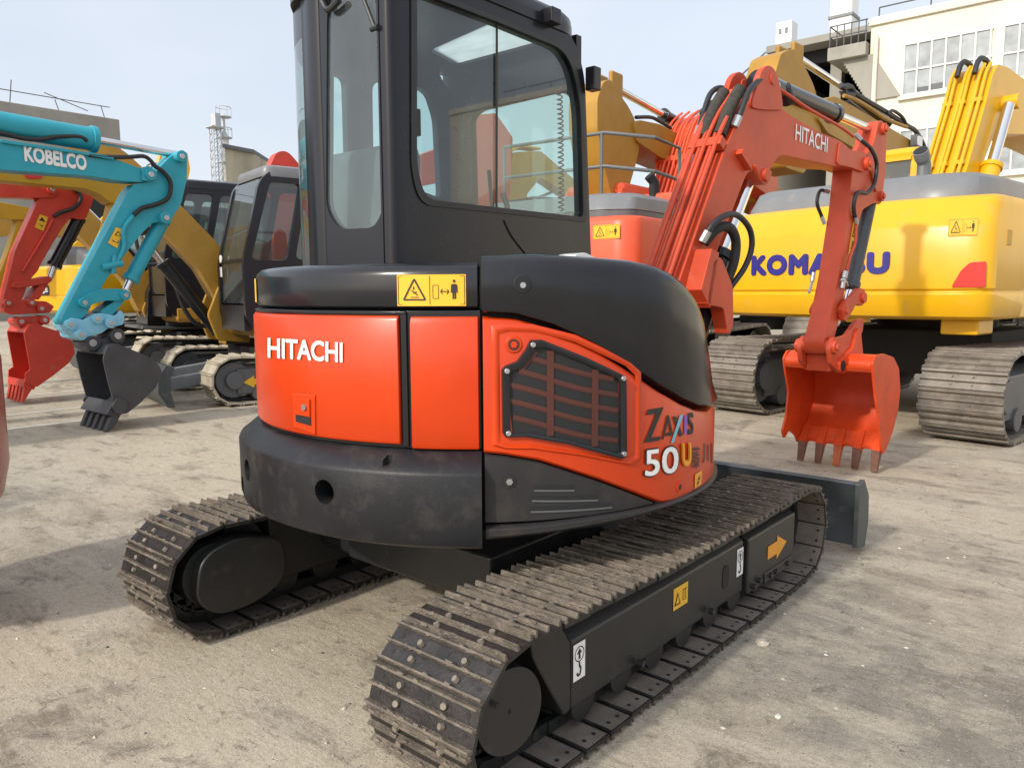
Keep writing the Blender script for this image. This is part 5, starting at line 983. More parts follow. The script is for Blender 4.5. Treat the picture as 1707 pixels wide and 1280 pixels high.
ro, PLo, bo_, ar_ = ochre_mini((-7.7, -4.6), -7.62, k5((-300, 520), (0, 540), (640, 580), (845, 612), (892, 680), (865, 755), (800, 772), (700, 695), (600, 660), (0, 604), (-300, 590)), [(192, 318), (205, 325), (204, 360), (180, 420), (150, 480), (120, 545), (112, 540), (150, 440), (178, 380)], 'deep yellow excavator boom lying just under the turquoise boom, small red badge on it', OCHRE2)
b = MB(); q = PLo.poly(k5((165, 556), (305, 562), (295, 585), (265, 592), (190, 588)), .13); b.prism(q, PLo.w, .13, .14, REFL); b.build('badge', None, bo_, .003)
ochre_mini((-11.7, -3.8), -11.6, k5((-300, 740), (0, 755), (190, 790), (248, 822), (238, 862), (195, 885), (0, 877), (-300, 865)), k5((110, 800), (240, 830), (200, 900), (110, 1120), (60, 1290), (-60, 1560), (-120, 1560), (-10, 1280), (60, 1100), (120, 900)), 'yellow excavator with arm and label at the far left edge, behind the red arm', OCHRE2)

# ------------------------------------------------------------------ opposite row: machines facing the camera
def facing_mini(C, h, label, boom_px, cyls, m, blade=True, loc_boom=.25, cabc=CABM, name='mini_excavator', k=1.0, arrow=0, boom_sz=None, cab=True, zoff=0, roofm=None, rnd=.05):
    T0 = xf(C, h); T = lambda v: T0((v[0]*k, v[1]*k, v[2]*k))
    root = thing(name, (*C, 0), -rad(h), label, 'excavator', 'excavators parked around the yard')
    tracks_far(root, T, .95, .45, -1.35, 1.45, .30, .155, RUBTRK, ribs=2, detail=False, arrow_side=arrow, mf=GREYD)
    u = MB(); u.box(-.6, .6, -.7, .7, .3, .62, DARK, T); u.cyl(T((0, 0, .6)), T((0, 0, .80)), .5, 24, DARK); u.build('undercarriage', None, root, .02)
    by = MB(); P = [(1.1*math.cos(a), 1.15*math.sin(a)-.2) for a in [math.pi+math.pi*q/16 for q in range(17)]]+[(1.1, .85), (-1.1, .85)]
    by.loops([[T((x*s, y*s, z)) for x, y in P] for s, z in ((.96, .78), (1, .82), (1, .98))], m)
    by.loops([[T((x*s, y*s, z)) for x, y in [(x, y) for x, y in P if y < .1]] for s, z in ((1, .98), (1, 1.5), (.95, 1.7))], m); by.box(.15, 1.05, -.3, .8, .98, 1.25, m, T)
    by.build('machine_body', None, root, .02)
    if cab: far_cab(root, T, -1.08, -.08, -.55, .98, .86, 2.72, cabc, GLASSF, .22, .82, True, roofm)
    if blade:
        b = MB(); b.prism([(1.80, .50), (1.90, .52), (1.98, .40), (1.99, .22), (1.90, .06), (1.82, .05), (1.86, .22), (1.85, .40)], lambda a, z, w: T((w, a, z)), -1.15, 1.15, BLADEM); bo = b.build('dozer_blade', None, root, .008)
        for sx in (-.45, .45):
            a = MB(); a.hexa([T(p) for p in ((sx-.07, .5, .30), (sx+.07, .5, .30), (sx+.07, 1.84, .16), (sx-.07, 1.84, .16), (sx-.07, .5, .46), (sx+.07, .5, .46), (sx+.07, 1.84, .30), (sx-.07, 1.84, .30))], GREY); a.build('blade_arm', None, bo, .01)
    o = T((loc_boom, .8, 0)); d = T((loc_boom, 1.8, 0))-o; PL = Plane((o.x, o.y), (d.x, d.y)); hw = .16*k
    pl_ = PL.poly(boom_px, hw) if boom_px else [(a, z+(zoff if z > 2 else 0)) for a, z in boom_sz]
    b = MB(); b.prism(rounded(pl_, rnd, 3 if rnd < .1 else 5), PL.w, -hw, hw, m); bm = b.build('boom', None, root, .01)
    sw = MB(); sw.prism(rounded([(-.25, .7), (.2, .75), (.32, 1.1), (.15, 1.5), (-.1, 1.45)], .05, 3), PL.w, -hw*1.5, -hw*1.05, m); sw.prism(rounded([(-.25, .7), (.2, .75), (.32, 1.1), (.15, 1.5), (-.1, 1.45)], .05, 3), PL.w, hw*1.05, hw*1.5, m); sw.build('swing_post', None, root, .01)
    for A, B, C_, r0 in cyls: pcyl(root, PL, A, B, C_, r0, r0*.55, BLACK, 0)
    return root, PL, bm, T
rc, PLc, bmc, Tc = facing_mini((-7.42, 3.95), 192.5, 'ochre boomed compact excavator facing left with a black cab, just left of the foreground counterweight', [(365, 575), (375, 505), (375, 442), (345, 402), (294, 350), (240, 296), (200, 260), (165, 240), (125, 240), (100, 258), (60, 300), (70, 315), (120, 285), (150, 295), (200, 335), (262, 390), (320, 450), (360, 520)],
    [(k7((432, 830))[0], k7((190, 530))[0], k7((100, 410))[0], .085)], OCHRE, arrow=-1, k=1.07, roofm=GREYH)
ptube(bmc, PLc, k7((250, 300), (320, 375), (400, 460), (450, 520), (470, 560)), .17, .03, RUBBER, 'hydraulic_hose')
ptube(rc, PLc, k7((420, 720), (440, 680), (430, 640)), .1, .03, RUBBER, 'hydraulic_hose'); ptube(rc, PLc, k7((250, 640), (290, 740), (340, 800), (400, 810)), .1, .03, RUBBER, 'hydraulic_hose')
for (xy, nm, mm) in (((-1.09, .62), 'door_handle', RUBBER),):
    b = MB(); b.box(-1.105, -1.08, .05, .25, 1.62, 1.66, mm, Tc); b.build(nm, None, rc, .004)
st = MB(); st.box(-.30, -.22, .99, .995, 1.50, 1.62, WHITE, Tc); st.build('paper_sticker', None, rc); st = MB(); st.cyl(Tc((-.26, .985, 1.72)), Tc((-.26, .995, 1.72)), .05, 16, WHITE); st.build('round_sticker', None, rc)
rc2, PLc2, bm2, Tc2 = facing_mini((-11.3, 4.9), 192.5, 'second black cabbed excavator facing left, half hidden behind the nearer ochre boom', [(250, 520), (250, 470), (190, 400), (120, 330), (60, 290), (20, 290), (0, 330), (60, 335), (120, 390), (200, 470), (225, 520)],
    [(k7((110, 560))[0], k7((-60, 380))[0], k7((-150, 290))[0], .085)], OCHRE, blade=True, k=1.17)
plate_boom(rc2, PLc2, k7((72, 800), (75, 660), (95, 615), (120, 612), (140, 650), (200, 740), (215, 800)), .45, BLACK, 'front_shield', .01, .03); plate_boom(rc2, PLc2, k7((140, 800), (140, 715), (150, 708), (270, 708), (275, 800)), .6, GREYD, 'toolbox', .03, .02); plate_boom(rc2, PLc2, k7((20, 812), (20, 800), (330, 800), (330, 812)), .75, GREYD, 'step_plate', .01, .0)
plate_boom(rc2, PLc2, k7((158, 660), (185, 570), (230, 640), (232, 705), (180, 700)), .3, YELLOW, 'boom_guard', .02, .05)
b = MB(); b.tube([Tc2((-1.0, 1.0, 1.6)), Tc2((-1.0, 1.25, 1.65)), Tc2((-1.0, 1.3, 2.3)), Tc2((-1.0, .9, 2.35))], .03, 8, RUBBER, smooth=3); b.build('mirror_arm', None, rc2)
b = MB(); b.box(-.98, -.68, .95, 1.05, 2.74, 2.98, GREYD, Tc2); b.box(-.95, -.71, 1.051, 1.055, 2.77, 2.95, LAMPG, Tc2); b.build('work_lamp', None, rc2, .01)
rk, PLk, bk_, _ = facing_mini((-13.45, 8.97), 192.5, 'red orange excavator behind the black cab, only its boom knuckle showing above the cab roof', None, [], RED, blade=False, boom_sz=[(.3, 1.0), (.35, 2.2), (.45, 3.4), (.2, 3.92), (-.05, 3.98), (-.25, 3.8), (-1.0, 2.9), (-1.3, 2.3), (-1.0, 2.1), (-.3, 2.6), (-.2, 1.9), (-.2, 1.0)], k=1.1, zoff=.7, rnd=.22)
cyl2(rk, PLk.w(-2.2, 3.2, .1), PLk.w(-1.4, 3.7, .1), PLk.w(.05, 4.5, .1), .09, .05, BLACK)
facing_mini((-18.3, 8.8), 192.5, 'bright yellow excavator far back, boom knuckle above the second black cab', None, [], YELLOW, blade=False, boom_sz=[(-.2, 1.0), (-.1, 2.6), (-.35, 3.6), (-.3, 4.05), (.35, 4.05), (.5, 3.6), (1.2, 2.9), (3.4, 1.8), (3.4, 1.5), (1.0, 2.3), (.3, 3.0), (.3, 1.9), (.2, 1.0)], k=1.1, zoff=1.15)
facing_mini((-7.4, 9.3), 192.5, 'red orange excavator far behind, seen through the foreground cab glass with its boom raised', None, [], ORFAR, blade=False, boom_sz=[(-.2, 1.2), (-.5, 2.6), (-.6, 3.9), (-.2, 4.3), (.3, 4.2), (.9, 3.6), (2.4, 3.0), (2.4, 2.6), (.8, 3.0), (.3, 2.6), (.4, 1.4)], k=1.1, zoff=.4)

ry, PLy, bmy, Ty = facing_mini((-8.9, 12.3), 192.5, 'yellow excavator far behind, its pipe backed boom seen through the foreground cab', None, [], OCHRE2, blade=False, boom_sz=[(-.2, 1.0), (.1, 2.3), (.0, 3.6), (-.4, 4.0), (-1.6, 3.5), (-1.7, 3.9), (-.4, 4.6), (.35, 4.5), (.7, 3.6), (.6, 2.2), (.3, 1.0)], k=1.1)
for w in (-.15, -.08, 0, .08, .15): b = MB(); b.tube([PLy.w(a, z, w) for a, z in ((.66, 1.9), (.75, 2.8), (.74, 3.6), (.40, 4.54), (-.4, 4.66))], .03, 8, YELLOW, smooth=3); b.build('hydraulic_pipe', None, bmy)
facing_mini((-14.6, 6.4), 192.5, 'black cabbed ochre excavator in the third row, mostly hidden behind the second black cab', None, [], OCHRE, blade=True, boom_sz=[(-.2, 1.0), (.4, 2.2), (1.2, 3.0), (2.4, 3.1), (3.6, 2.7), (3.6, 2.35), (2.3, 2.65), (1.4, 2.5), (.8, 1.8), (.4, 1.0)], k=1.15)
# yellow tail with black engine cover behind the red arm
def tail_machine():
    p = plan(-9.6, 17.0); C = (p.x, p.y+2.0); T = xf(C, 355); root = thing('crawler_excavator', (*C, 0), -rad(355), 'yellow excavator tail with dark engine cover, seen between red and turquoise arms', 'excavator', 'excavators parked around the yard')
    tracks_far(root, T, 1.2, .6, -2.1, 2, .44, .2, SHOEFAR, ribs=2)
    def ring(k, z, dy=0): return [T((x*k, y+(dy if y < -1.7 else 0), z)) for x, y in rounded([(-1.3, -2.3), (-.9, -2.55), (.9, -2.55), (1.3, -2.3), (1.3, 1.2), (-1.3, 1.2)], [.2, .3, .3, .2, 0, 0], 5)]
    b = MB(); b.loops([ring(.97, .98, .1), ring(1, 1.05), ring(1, 1.33), ring(.99, 1.35, .02), ring(1, 1.37), ring(1, 1.92), ring(.96, 1.98, .06)], YELLOW); cw = b.build('counterweight', None, root, .02)
    b = MB(); b.prism(rounded([(-.55, 1.36), (.05, 1.36), (.05, 1.58), (-.5, 1.58)], .08, 3), lambda a, z, w: T((a, -2.55-w, z)), 0, .008, DBLK); text(b, 'JS', lambda a, z, w: T((a, -2.56-w, z)), -.25, .02, 1.40, 1.52, .004, WHITE, .03); b.build('model_plate', None, cw)
    b = MB(); b.loops([[T((x*s, y, z)) for x, y in rounded([(-1.2, -2.2), (1.2, -2.2), (1.2, -.4), (-1.2, -.4)], .4, 5)] for s, z in ((1, 1.98), (.95, 2.15), (.75, 2.32), (.4, 2.38))], GREYD); b.build('engine_hood', None, root)
    far_cab(root, T, -1.2, -.2, -.3, 1.3, 1.1, 2.95, BLACK, GLASSF, .25, .95, seat=False)
    b = MB(); b.box(-1.25, 1.25, -.5, 1.3, 1.98, 2.02, YELLOW, T); b.build('platform', None, root)
tail_machine()
# red machine close by at the left edge of the view: only the corner of its rounded tail shows
def near_red():
    C = (-1.84, -1.91); root = thing('mini_excavator', (*C, 0), math.pi, 'dusty red machine tail cut off by the left edge, closest to the camera', 'excavator', 'excavators parked around the yard')
    T = xf(C, 200)
    b = MB(); R = .55
    prof = [(.25, .44), (R-.10, .44), (R-.03, .52), (R, .66), (R, 1.12), (R-.02, 1.22), (R-.10, 1.29), (.25, 1.30)]
    m = mat('dusty red paint', (.52, .07, .05), .35, var=.5, sc=1.6, dust=.45, dcol=(.50, .36, .30), coat=.3)
    b.loops([[T((r*math.sin(a), -r*math.cos(a), z)) for r, z in prof] for a in [math.pi*2*k/64-math.pi for k in range(65)]], m); b.build('counterweight', None, root)
    b = MB(); b.cyl(T((0, 0, .3)), T((0, 0, .5)), .3, 24, DARK); b.box(-.33, .33, -.33, .33, .06, .36, DARK, T); b.build('undercarriage', None, root, .05)
    b = MB(); b.box(-.25, .25, -.25, .25, 1.25, 1.36, BLACK, T); b.build('upper_hood', None, root, .1)
near_red()
# ================================================================== GROUND, BUILDINGS, SMALL THINGS
def ground_mat():
    m = bpy.data.materials.new('sandy concrete yard'); m.use_nodes = True; t = m.node_tree; N = t.nodes; L = t.links; b = N['Principled BSDF']; b.inputs['Roughness'].default_value = .92; b.inputs['Specular IOR Level'].default_value = .2
    tc = N.new('ShaderNodeTexCoord'); src = tc.outputs['Object']
    def noise(sc, det=6, ro=.6, dist=0, vec=src):
        n = N.new('ShaderNodeTexNoise'); n.inputs['Scale'].default_value = sc; n.inputs['Detail'].default_value = det; n.inputs['Roughness'].default_value = ro; n.inputs['Distortion'].default_value = dist; L.new(vec, n.inputs['Vector']); return n.outputs['Fac']
    def rng(f, a, b_, c=0, d=1):
        r = N.new('ShaderNodeMapRange'); r.inputs['From Min'].default_value = a; r.inputs['From Max'].default_value = b_; r.inputs['To Min'].default_value = c; r.inputs['To Max'].default_value = d; L.new(f, r.inputs[0]); return r.outputs[0]
    def mix(f, A, B, bt='MIX'):
        x = N.new('ShaderNodeMix'); x.data_type = 'RGBA'; x.blend_type = bt
        for k, v in (('A', A), ('B', B)):
            if isinstance(v, tuple): x.inputs[k].default_value = (*v, 1)
            else: L.new(v, x.inputs[k])
        if isinstance(f, float): x.inputs['Factor'].default_value = f
        else: L.new(f, x.inputs['Factor'])
        return x.outputs['Result']
    mp = N.new('ShaderNodeMapping'); mp.inputs['Rotation'].default_value = (0, 0, .5); mp.inputs['Scale'].default_value = (1, 2.6, 1); L.new(src, mp.inputs[0]); st = mp.outputs[0]
    def mapped(rot, sx, sy):
        q = N.new('ShaderNodeMapping'); q.inputs['Rotation'].default_value = (0, 0, rot); q.inputs['Scale'].default_value = (sx, sy, 1); L.new(src, q.inputs[0]); return q.outputs[0]
    c = mix(rng(noise(.35, 5, .6, .4), .40, .60), (.235, .21, .175), (.385, .325, .24))
    c = mix(rng(noise(.22, 4, .55, .3), .44, .58, 0, .7), c, (.51, .44, .325))            # blown sand
    c = mix(rng(noise(.9, 8, .7, .8, st), .46, .60, 0, .65), c, (.48, .425, .33))           # pale worn cement
    c = mix(rng(noise(1.5, 9, .72, .5, st), .53, .64, 0, .75), c, (.165, .138, .108))       # dirt
    c = mix(rng(noise(.6, 10, .7, 1.2), .60, .66, 0, .55), c, (.105, .092, .078))           # old oil stains
    c = mix(rng(noise(5, 9, .75, .4), .48, .62, 0, .55), c, (.44, .39, .30))
    c = mix(rng(noise(9, 9, .78, .5), .55, .63, 0, .55), c, (.13, .108, .085))
    c = mix(rng(noise(3.2, 6, .7, .3, mapped(.9, 1, 16)), .60, .70, 0, .45), c, (.50, .45, .36))   # scrapes
    c = mix(rng(noise(2.6, 6, .7, .3, mapped(2.2, 1, 14)), .61, .70, 0, .5), c, (.12, .10, .08))
    c = mix(1.0, c, rng(noise(38, 8, .8), .25, .75, .74, 1.26), 'MULTIPLY')
    c = mix(1.0, c, rng(noise(150, 4, .8), .3, .7, .68, 1.32), 'MULTIPLY')
    for sc_, th_, col_ in ((70, .16, (.50, .46, .40)), (52, .13, (.07, .06, .05)), (120, .17, (.10, .085, .07)), (33, .10, (.30, .26, .21))):
        v = N.new('ShaderNodeTexVoronoi'); v.inputs['Scale'].default_value = sc_; L.new(src, v.inputs['Vector'])
        gate = N.new('ShaderNodeSeparateColor'); L.new(v.outputs['Color'], gate.inputs[0])
        m1 = N.new('ShaderNodeMath'); m1.operation = 'LESS_THAN'; L.new(v.outputs['Distance'], m1.inputs[0]); m1.inputs[1].default_value = th_
        m2 = N.new('ShaderNodeMath'); m2.operation = 'LESS_THAN'; L.new(gate.outputs[0], m2.inputs[0]); m2.inputs[1].default_value = .35
        m3 = N.new('ShaderNodeMath'); m3.operation = 'MULTIPLY'; L.new(m1.outputs[0], m3.inputs[0]); L.new(m2.outputs[0], m3.inputs[1])
        c = mix(m3.outputs[0], c, col_)
    L.new(c, b.inputs['Base Color'])
    h1 = noise(60, 9, .82); h2 = noise(7, 6, .6, 0, st); ma = N.new('ShaderNodeMath'); ma.operation = 'MULTIPLY_ADD'; L.new(h2, ma.inputs[0]); ma.inputs[1].default_value = 1.2; L.new(h1, ma.inputs[2])
    bp = N.new('ShaderNodeBump'); bp.inputs['Strength'].default_value = .6; bp.inputs['Distance'].default_value = .010; L.new(ma.outputs[0], bp.inputs['Height']); L.new(bp.outputs[0], b.inputs['Normal'])
    return m
g = MB(); GM = ground_mat(); n = 2; g.add([(-1200, -1200, 0), (1200, -1200, 0), (1200, 1200, 0), (-1200, 1200, 0)], [(0, 1, 2, 3)], GM); tag(g.build('ground'), kind='structure')
LINEM = mat('worn white line paint', (.60, .57, .50), .85, var=.3, sc=4, dust=.45, dcol=(.40, .35, .27))
for (x, y0, y1, w) in ((-6.88, -6, 1.15, .09), (-7.95, -6, 1.9, .09), (-9.75, -6, 2.6, .10), (-5.25, 2.0, 6.0, .10)):
    l = MB(); l.box(x-w/2, x+w/2, y0, y1, .002, .004, LINEM); tag(l.build('parking_line'), kind='structure')
# ---- buildings
CREAM = mat('cream rendered wall', (.70, .655, .54), .85, var=.12, sc=.35, dust=.12, dcol=(.52, .47, .36), streak=True)
CONC = mat('grey weathered concrete', (.30, .285, .245), .9, var=.3, sc=.3, dust=.35, dcol=(.16, .15, .13), streak=True)
CONCY = mat('stained yellow concrete', (.42, .37, .27), .9, var=.3, sc=.4, dust=.3, dcol=(.25, .22, .17), streak=True)
WFRAME = mat('white window frame', (.66, .66, .64), .5); WGLASS = mat('pale curtained window glass', (.30, .33, .34), .12, var=.45, sc=1.2, spec=.8); WDARK = mat('dark window glass', (.05, .06, .065), .08, spec=.9)
YB_ = 32.0
def wallpt(x, y, Y=YB_): p = onaxis(x, y, 1, Y); return p.x, p.z
def cream_building():
    x0 = wallpt(1440, 300)[0]; zt0 = wallpt(1453, 30)[1]; zt = zt0
    root = thing('office_building', (x0, YB_, 0), 0, 'cream rendered building with long white framed windows, upper right', 'building')
    b = MB(); b.box(x0, x0+40, YB_, YB_+14, 0, zt, CREAM); b.box(x0-.1, x0+40, YB_-.12, YB_, zt-.35, zt-.1, CREAM); w = b.build('wall', None, root, .03)
    def win(xa, xb, za, zb, nc):
        f = MB(); t = .07
        for i in range(nc+1): xx = xa+(xb-xa)*i/nc; f.box(xx-t/2, xx+t/2, YB_-.09, YB_+.02, za, zb, WFRAME)
        for z in (za, za+(zb-za)*.48, zb): f.box(xa-t, xb+t, YB_-.10, YB_+.02, z-t/2, z+t/2, WFRAME)
        f.box(xa-.15, xb+.15, YB_-.16, YB_, za-.18, za-.04, CREAM)
        fo = f.build('window', None, root, .01)
        p = MB(); rnd = random.Random(int(xa*10))
        for i in range(nc):
            a, c = xa+(xb-xa)*i/nc, xa+(xb-xa)*(i+1)/nc; zm = za+(zb-za)*.48; zc = za+(zm-za)*rnd.choice((0, 0, .25, .3))
            p.add([(a, YB_-.045, zm), (c, YB_-.045, zm), (c, YB_-.045, zb), (a, YB_-.045, zb)], [(0, 1, 2, 3)], WGLASS)
            p.add([(a, YB_-.045, zc), (c, YB_-.045, zc), (c, YB_-.045, zm), (a, YB_-.045, zm)], [(0, 1, 2, 3)], WGLASS)
            if zc > za: p.add([(a, YB_-.045, za), (c, YB_-.045, za), (c, YB_-.045, zc), (a, YB_-.045, zc)], [(0, 1, 2, 3)], WDARK)
        p.build('pane', None, fo)
    wl, wt = wallpt(1509, 76); _, wb = wallpt(1507, 160); wr = wallpt(1650, 100)[0]
    W_ = wr-wl; H_ = wt-wb; gap = wallpt(1672, 90)[0]-wr
    for k in range(3): win(wl+k*(W_+gap), wr+k*(W_+gap), wb, wt, 6)
    st = wallpt(1545, 214)[1]; h2 = wt-st
    for fl in (1, 2):
        for k in range(3): win(wl+k*(W_+gap), wr+k*(W_+gap), wb-h2*fl, wt-h2*fl, 6)
    pp = MB(); xp = wallpt(1463, 60)[0]; pp.cyl((xp, YB_-.15, 0), (xp, YB_-.15, wallpt(1463, 62)[1]), .09, 10, CREAM); pp.build('downpipe', None, root)
    xp = x0+.35
    rl = MB(); z = zt
    for i in range(18): rl.cyl((x0+.2+i*1.9, YB_+.3, z), (x0+.2+i*1.9, YB_+.3, z+.42), .03, 6, GREYD)
    rl.cyl((x0+.2, YB_+.3, z+.42), (x0+36, YB_+.3, z+.42), .03, 6, GREYD); rl.build('roof_railing', None, root)
    return x0, zt
X0, ZT0 = cream_building()
def annex():
    Y = YB_+2; q = lambda x, y, d=0: wallpt(x, y, Y+d); xa = q(1290, 84)[0]; x1 = X0-.05
    zs0, zs1 = q(1285, 88, -.8)[1], q(1285, 76, -.8)[1]
    root = thing('workshop_building', (xa, Y, 0), 0, 'open concrete workshop with dark bay and projecting stair landing, left of the cream building', 'building')
    b = MB(); b.box(q(1277, 80, -.8)[0], x1, Y-.8, Y+10, zs0, zs1, CONC); b.build('roof_slab', None, root, .03)
    b = MB(); b.box(xa-.2, x1, Y+9.5, Y+9.8, 0, zs0-.02, DARK); b.box(xa-.3, xa+.25, Y, Y+9.4, 0, zs0-.02, CREAM); b.box(x1-.3, x1, Y+.1, Y+9.4, 0, zs0-.02, DARK); b.build('wall', None, root)  # bay surfaces near black, the shade inside put into their colour
    b = MB(); b.box(xa+.3, x1-.35, Y+.2, Y+9.4, zs0-.6, zs0-.03, DARK); b.build('ceiling_beams', None, root)
    xp = q(1396, 120, .5)[0]; b = MB(); b.box(xp-.25, xp+.25, Y+.3, Y+.8, 0, zs0-.65, CONC); b.build('column', None, root, .02)
    zf = q(1360, 175)[1]; b = MB(); b.box(xa+.3, x1-.35, Y+.1, Y+9.3, zf-.5, zf, DARK); b.build('floor_slab', None, root)
    D = -2.4; zl0, zl1 = q(1400, 99, D)[1], q(1400, 77, D)[1]; xl = q(1379, 90, D)[0]
    ld = MB(); ld.box(xl, x1, Y+D, Y+.05, zl0, zl1, CONC); lo = ld.build('stair_landing', None, root, .03)
    zr = q(1382, 45, D)[1]; hh = zr-zl1; rl = MB()
    for z in (.5, 1): rl.tube([(x1, Y+D+.1, zl1+z*hh), (xl+.05, Y+D+.1, zl1+z*hh), (xl+.05, Y, zl1+z*hh)], .03, 6, GREYD)
    for i in range(6): xx = xl+.05+(x1-xl-.1)*i/5; rl.cyl((xx, Y+D+.1, zl1), (xx, Y+D+.1, zl1+hh), .025, 6, GREYD)
    rl.build('handrail', None, lo)
    n = 14; A, B = q(1404, 100, D+.3), q(1447, 168, D+.3); st = [A]
    for i in range(n):
        x_, z_ = st[-1]; st += [(x_, z_-(A[1]-B[1])/n), (x_+(B[0]-A[0])/n, z_-(A[1]-B[1])/n)]
    sa = MB(); sa.prism(st[::-1]+[(A[0]+.9, A[1]), (B[0]+1.1, B[1])] if False else st+[(B[0]+1.2, B[1]), (A[0]+1.2, A[1])], lambda a, b_, w: Vector((a, Y+D+.3+w, b_)), 0, 1.2, CONC); sa.build('stair', None, root)
    for px_, py0, w, lb in ((1307, 36, .75, 'short white chimney with two small vents on the workshop roof'), (1405, -60, .95, 'tall white chimney rising out of frame above the workshop roof')):
        xx, z1 = q(px_, py0, .6); b = MB(); b.box(xx-w/2, xx+w/2, Y+.6, Y+.6+w, zs1, z1, WHITE); o = b.build('chimney', None, None, .03)
        tag(o, lb, 'chimney')
        if w < .9:
            for d in (-.17, .13): v = MB(); v.box(xx+d-.07, xx+d+.07, Y+.585, Y+.6, z1-.55, z1-.3, GREYH); v.build('vent', None, o)
        else:
            v = MB(); v.box(xx-w/2-.06, xx+w/2+.06, Y+.54, Y+.66+w, zs1+1.0, zs1+1.12, GREYH); v.build('band', None, o)
annex()
for i, (a, b_, lb) in enumerate((((1276, 88), (1112, 180), 'upper of the two thin cables slanting from the workshop roof to the ochre arm'), ((1284, 100), (1100, 200), 'lower, fainter thin cable slanting from the workshop roof'))):
    p = onaxis(*a, 1, 34); q = atdep(*b_, 30); q2 = p+(q-p)*2.2; w = MB(); P = [p+(q2-p)*t-Vector((0, 0, 1.0*math.sin(math.pi*t))) for t in [k/12 for k in range(13)]]; w.tube(P, .04 if i == 0 else .022, 6, GREYD); tag(w.build('overhead_cable'), lb, 'cable')
def left_building():
    c = atdep(193, 300, 46); X = c.x; r = lambda x, y: onaxis(x, y, 0, X); z = r(190, 200).z
    root = thing('concrete_building', (X, c.y, 0), 0, 'unfinished grey concrete building with rusty bars along its roof, upper left', 'building')
    b = MB(); b.box(X-14, X, c.y-40, c.y, 0, z, CONC); b.build('wall', None, root)
    b = MB(); b.box(X-14.2, X+.3, c.y-40, c.y+.3, z-3.2, z, CONC); b.build('parapet_beam', None, root, .05)
    b = MB(); b.box(X-.3, X+.05, c.y-2.6, c.y-.5, 0, z-3.3, DARK); b.build('opening', None, root)  # dark box set on the solid wall as the shade of an opening
    rnd = random.Random(4); bars = MB()
    for i in range(14):
        y = c.y-.3-i*2.4; h = rnd.uniform(.5, 1.3); t = rnd.uniform(-.2, .2); bars.tube([(X-.2, y, z), (X-.2+rnd.uniform(-.2, .2), y+t, z+h)], .026, 5, mat('rusty bar', (.13, .09, .07), .8))
    bars.tube([(X-.2, c.y, z+.7), (X-.2, c.y-38, z+.7)], .026, 5, MATS['rusty bar']); bars.tube([(X-.2, c.y-1.2, z+.3), (X-.2, c.y-3.4, z+.9)], .025, 5, MATS['rusty bar']); bars.build('reinforcing_bars', None, root)
left_building()
def far_shed():
    D = 75; a = atdep(376, 270, D); c = atdep(425, 257, D+3); e = atdep(520, 280, D+30)
    root = thing('warehouse', (c.x, c.y, 0), 0, 'weathered yellowish concrete building beyond the black cabs, beside the lattice tower', 'building')
    z = c.z; b = MB(); a2, c2_, e2 = Vector((a.x, a.y, 0)), Vector((c.x, c.y, 0)), Vector((e.x, e.y, 0)); f2 = a2+(e2-c2_)
    b.loops([[a2, c2_, e2, f2], [Vector((p.x, p.y, z)) for p in (a2, c2_, e2, f2)]], CONCY); b.build('wall', None, root)
    r = MB(); m = (a2+c2_+e2+f2)/4; r.loops([[Vector((m.x+(p.x-m.x)*1.04, m.y+(p.y-m.y)*1.04, zz)) for p in (a2, c2_, e2, f2)] for zz in (z, z+.35)], GREYD); r.build('roof_slab', None, root)
    t = (c2_-a2).normalized(); nrm = Vector((t.y, -t.x, 0))
    for k in range(2):
        p = a2+t*(1.2+k*2.6); w = MB(); w.hexa([p+t*dx+nrm*dn+Vector((0, 0, zz)) for zz in (z-4.6, z-3.2) for dx, dn in ((0, -.02), (1.3, -.02), (1.3, .06), (0, .06))], WDARK); w.build('window', None, root)
    return D
far_shed()
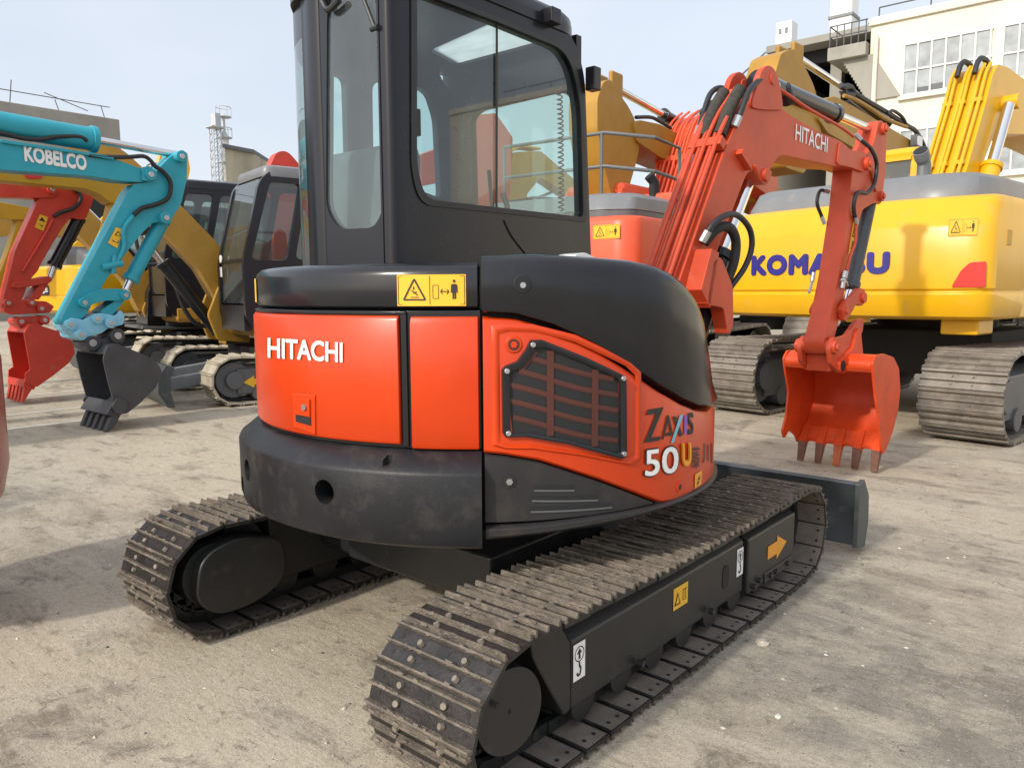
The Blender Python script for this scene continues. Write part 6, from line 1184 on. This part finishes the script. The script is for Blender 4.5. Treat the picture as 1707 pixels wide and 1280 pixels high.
def tower():
    D = 82; base = atdep(364, 330, D); root = thing('lattice_tower', (base.x, base.y, 0), 0, 'thin pale lattice mast standing against the sky beside a round stack', 'tower')
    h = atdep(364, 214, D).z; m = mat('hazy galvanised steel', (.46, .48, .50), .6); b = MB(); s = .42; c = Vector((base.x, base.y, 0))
    for dx in (-s, s):
        for dy in (-s, s): b.cyl(c+Vector((dx, dy, 0)), c+Vector((dx, dy, h)), .07, 6, m)
    n = 22
    for i in range(n):
        z0, z1 = h*i/n, h*(i+1)/n
        for dy in (-s, s): b.cyl(c+Vector((-s, dy, z0)), c+Vector((s, dy, z0)), .045, 5, m); b.cyl(c+Vector((-s, dy, z0)), c+Vector((s, dy, z1)), .04, 5, m)
        for dx in (-s, s): b.cyl(c+Vector((dx, -s, z0)), c+Vector((dx, s, z1)), .04, 5, m)
    b.box(-.75, .75, -.75, .75, h, h+.12, m, lambda v: c+v); b.box(-.2, .7, -.3, .3, h+.1, h+1.4, m, lambda v: c+v); b.build('mast', None, root)
    q = atdep(379, 330, D+1); root2 = thing('silo_stack', (q.x, q.y, 0), 0, 'white round stack with railed platforms behind the lattice mast', 'tower'); c = Vector((q.x, q.y, 0)); h2 = atdep(373, 188, D).z
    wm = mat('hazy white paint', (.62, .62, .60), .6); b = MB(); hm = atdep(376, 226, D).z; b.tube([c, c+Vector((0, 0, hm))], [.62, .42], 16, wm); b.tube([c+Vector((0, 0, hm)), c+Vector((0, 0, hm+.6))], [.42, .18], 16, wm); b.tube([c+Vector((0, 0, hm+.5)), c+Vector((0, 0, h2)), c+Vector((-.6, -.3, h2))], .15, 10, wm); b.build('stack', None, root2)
    for z in (hm-2.6, hm-.1, hm+2.0):
        p = MB(); p.tube([c+Vector((0, 0, z)), c+Vector((0, 0, z+.1))], .75, 12, m)
        P = [c+Vector((.75*math.cos(a), .75*math.sin(a), z+1)) for a in [2*math.pi*k/12 for k in range(13)]]; p.tube(P, .04, 5, m)
        for q_ in P[:-1:2]: p.cyl(q_-Vector((0, 0, 1)), q_, .035, 5, m)
        p.build('platform', None, root2)
tower()
# ---- stones and scraps lying on the yard
STONE = mat('pale stone', (.42, .38, .32), .9, var=.4, sc=40, bump=.4, bsc=80)
def stone(x, y, r, lb, m=STONE, grp=None, flat=.6):
    rnd = random.Random(int(abs(x*1000)+abs(y*77))); bm = bmesh.new(); bmesh.ops.create_icosphere(bm, subdivisions=2, radius=r)
    for v in bm.verts: v.co *= rnd.uniform(.75, 1.2); v.co.z *= flat; v.co.x *= 1.25
    me = bpy.data.meshes.new('stone'); bm.to_mesh(me); bm.free(); me.materials.append(m); o = bpy.data.objects.new('stone', me); COL.objects.link(o); o.location = (x, y, r*.3); o.rotation_euler = (0, 0, rnd.uniform(0, 6)); tag(o, lb, 'stone', grp); return o
gp = lambda x, y: onaxis(x, y, 2, 0)
for (x, y), r, lb, m in (((1270, 1073), .022, 'grey brown stone lying in the open right of the near track', STONE), ((1297, 1195), .011, 'pale chip of stone on the ground in the lower right', LINEM)):
    p = gp(x, y); stone(p.x, p.y, r, lb, m)
rnd = random.Random(12); pm = MB()
for i in range(520):
    lat = rnd.uniform(-2.6, 3.2); dp = rnd.uniform(1.6, 7.5); p = plan(lat*dp/3.5, dp)
    if abs(abs(p.x)-.8) < .22 and -1.25 < p.y < 1.4: continue
    r = rnd.choice((.003, .004, .005, .006, .008)); a = rnd.uniform(0, 6); q = [Vector((p.x+r*1.3*math.cos(a+k*1.57), p.y+r*math.sin(a+k*1.57), .0005)) for k in range(4)]
    pm.add(q+[Vector((p.x+rnd.uniform(-r, r)*.4, p.y+rnd.uniform(-r, r)*.4, r*rnd.uniform(.5, 1.1)))], [(0, 1, 4), (1, 2, 4), (2, 3, 4), (3, 0, 4)], rnd.choice((STONE, STONE, LINEM, mat('dark grit', (.12, .1, .085), .9))))
tag(pm.build('gravel'), None, None, None, 'stuff')
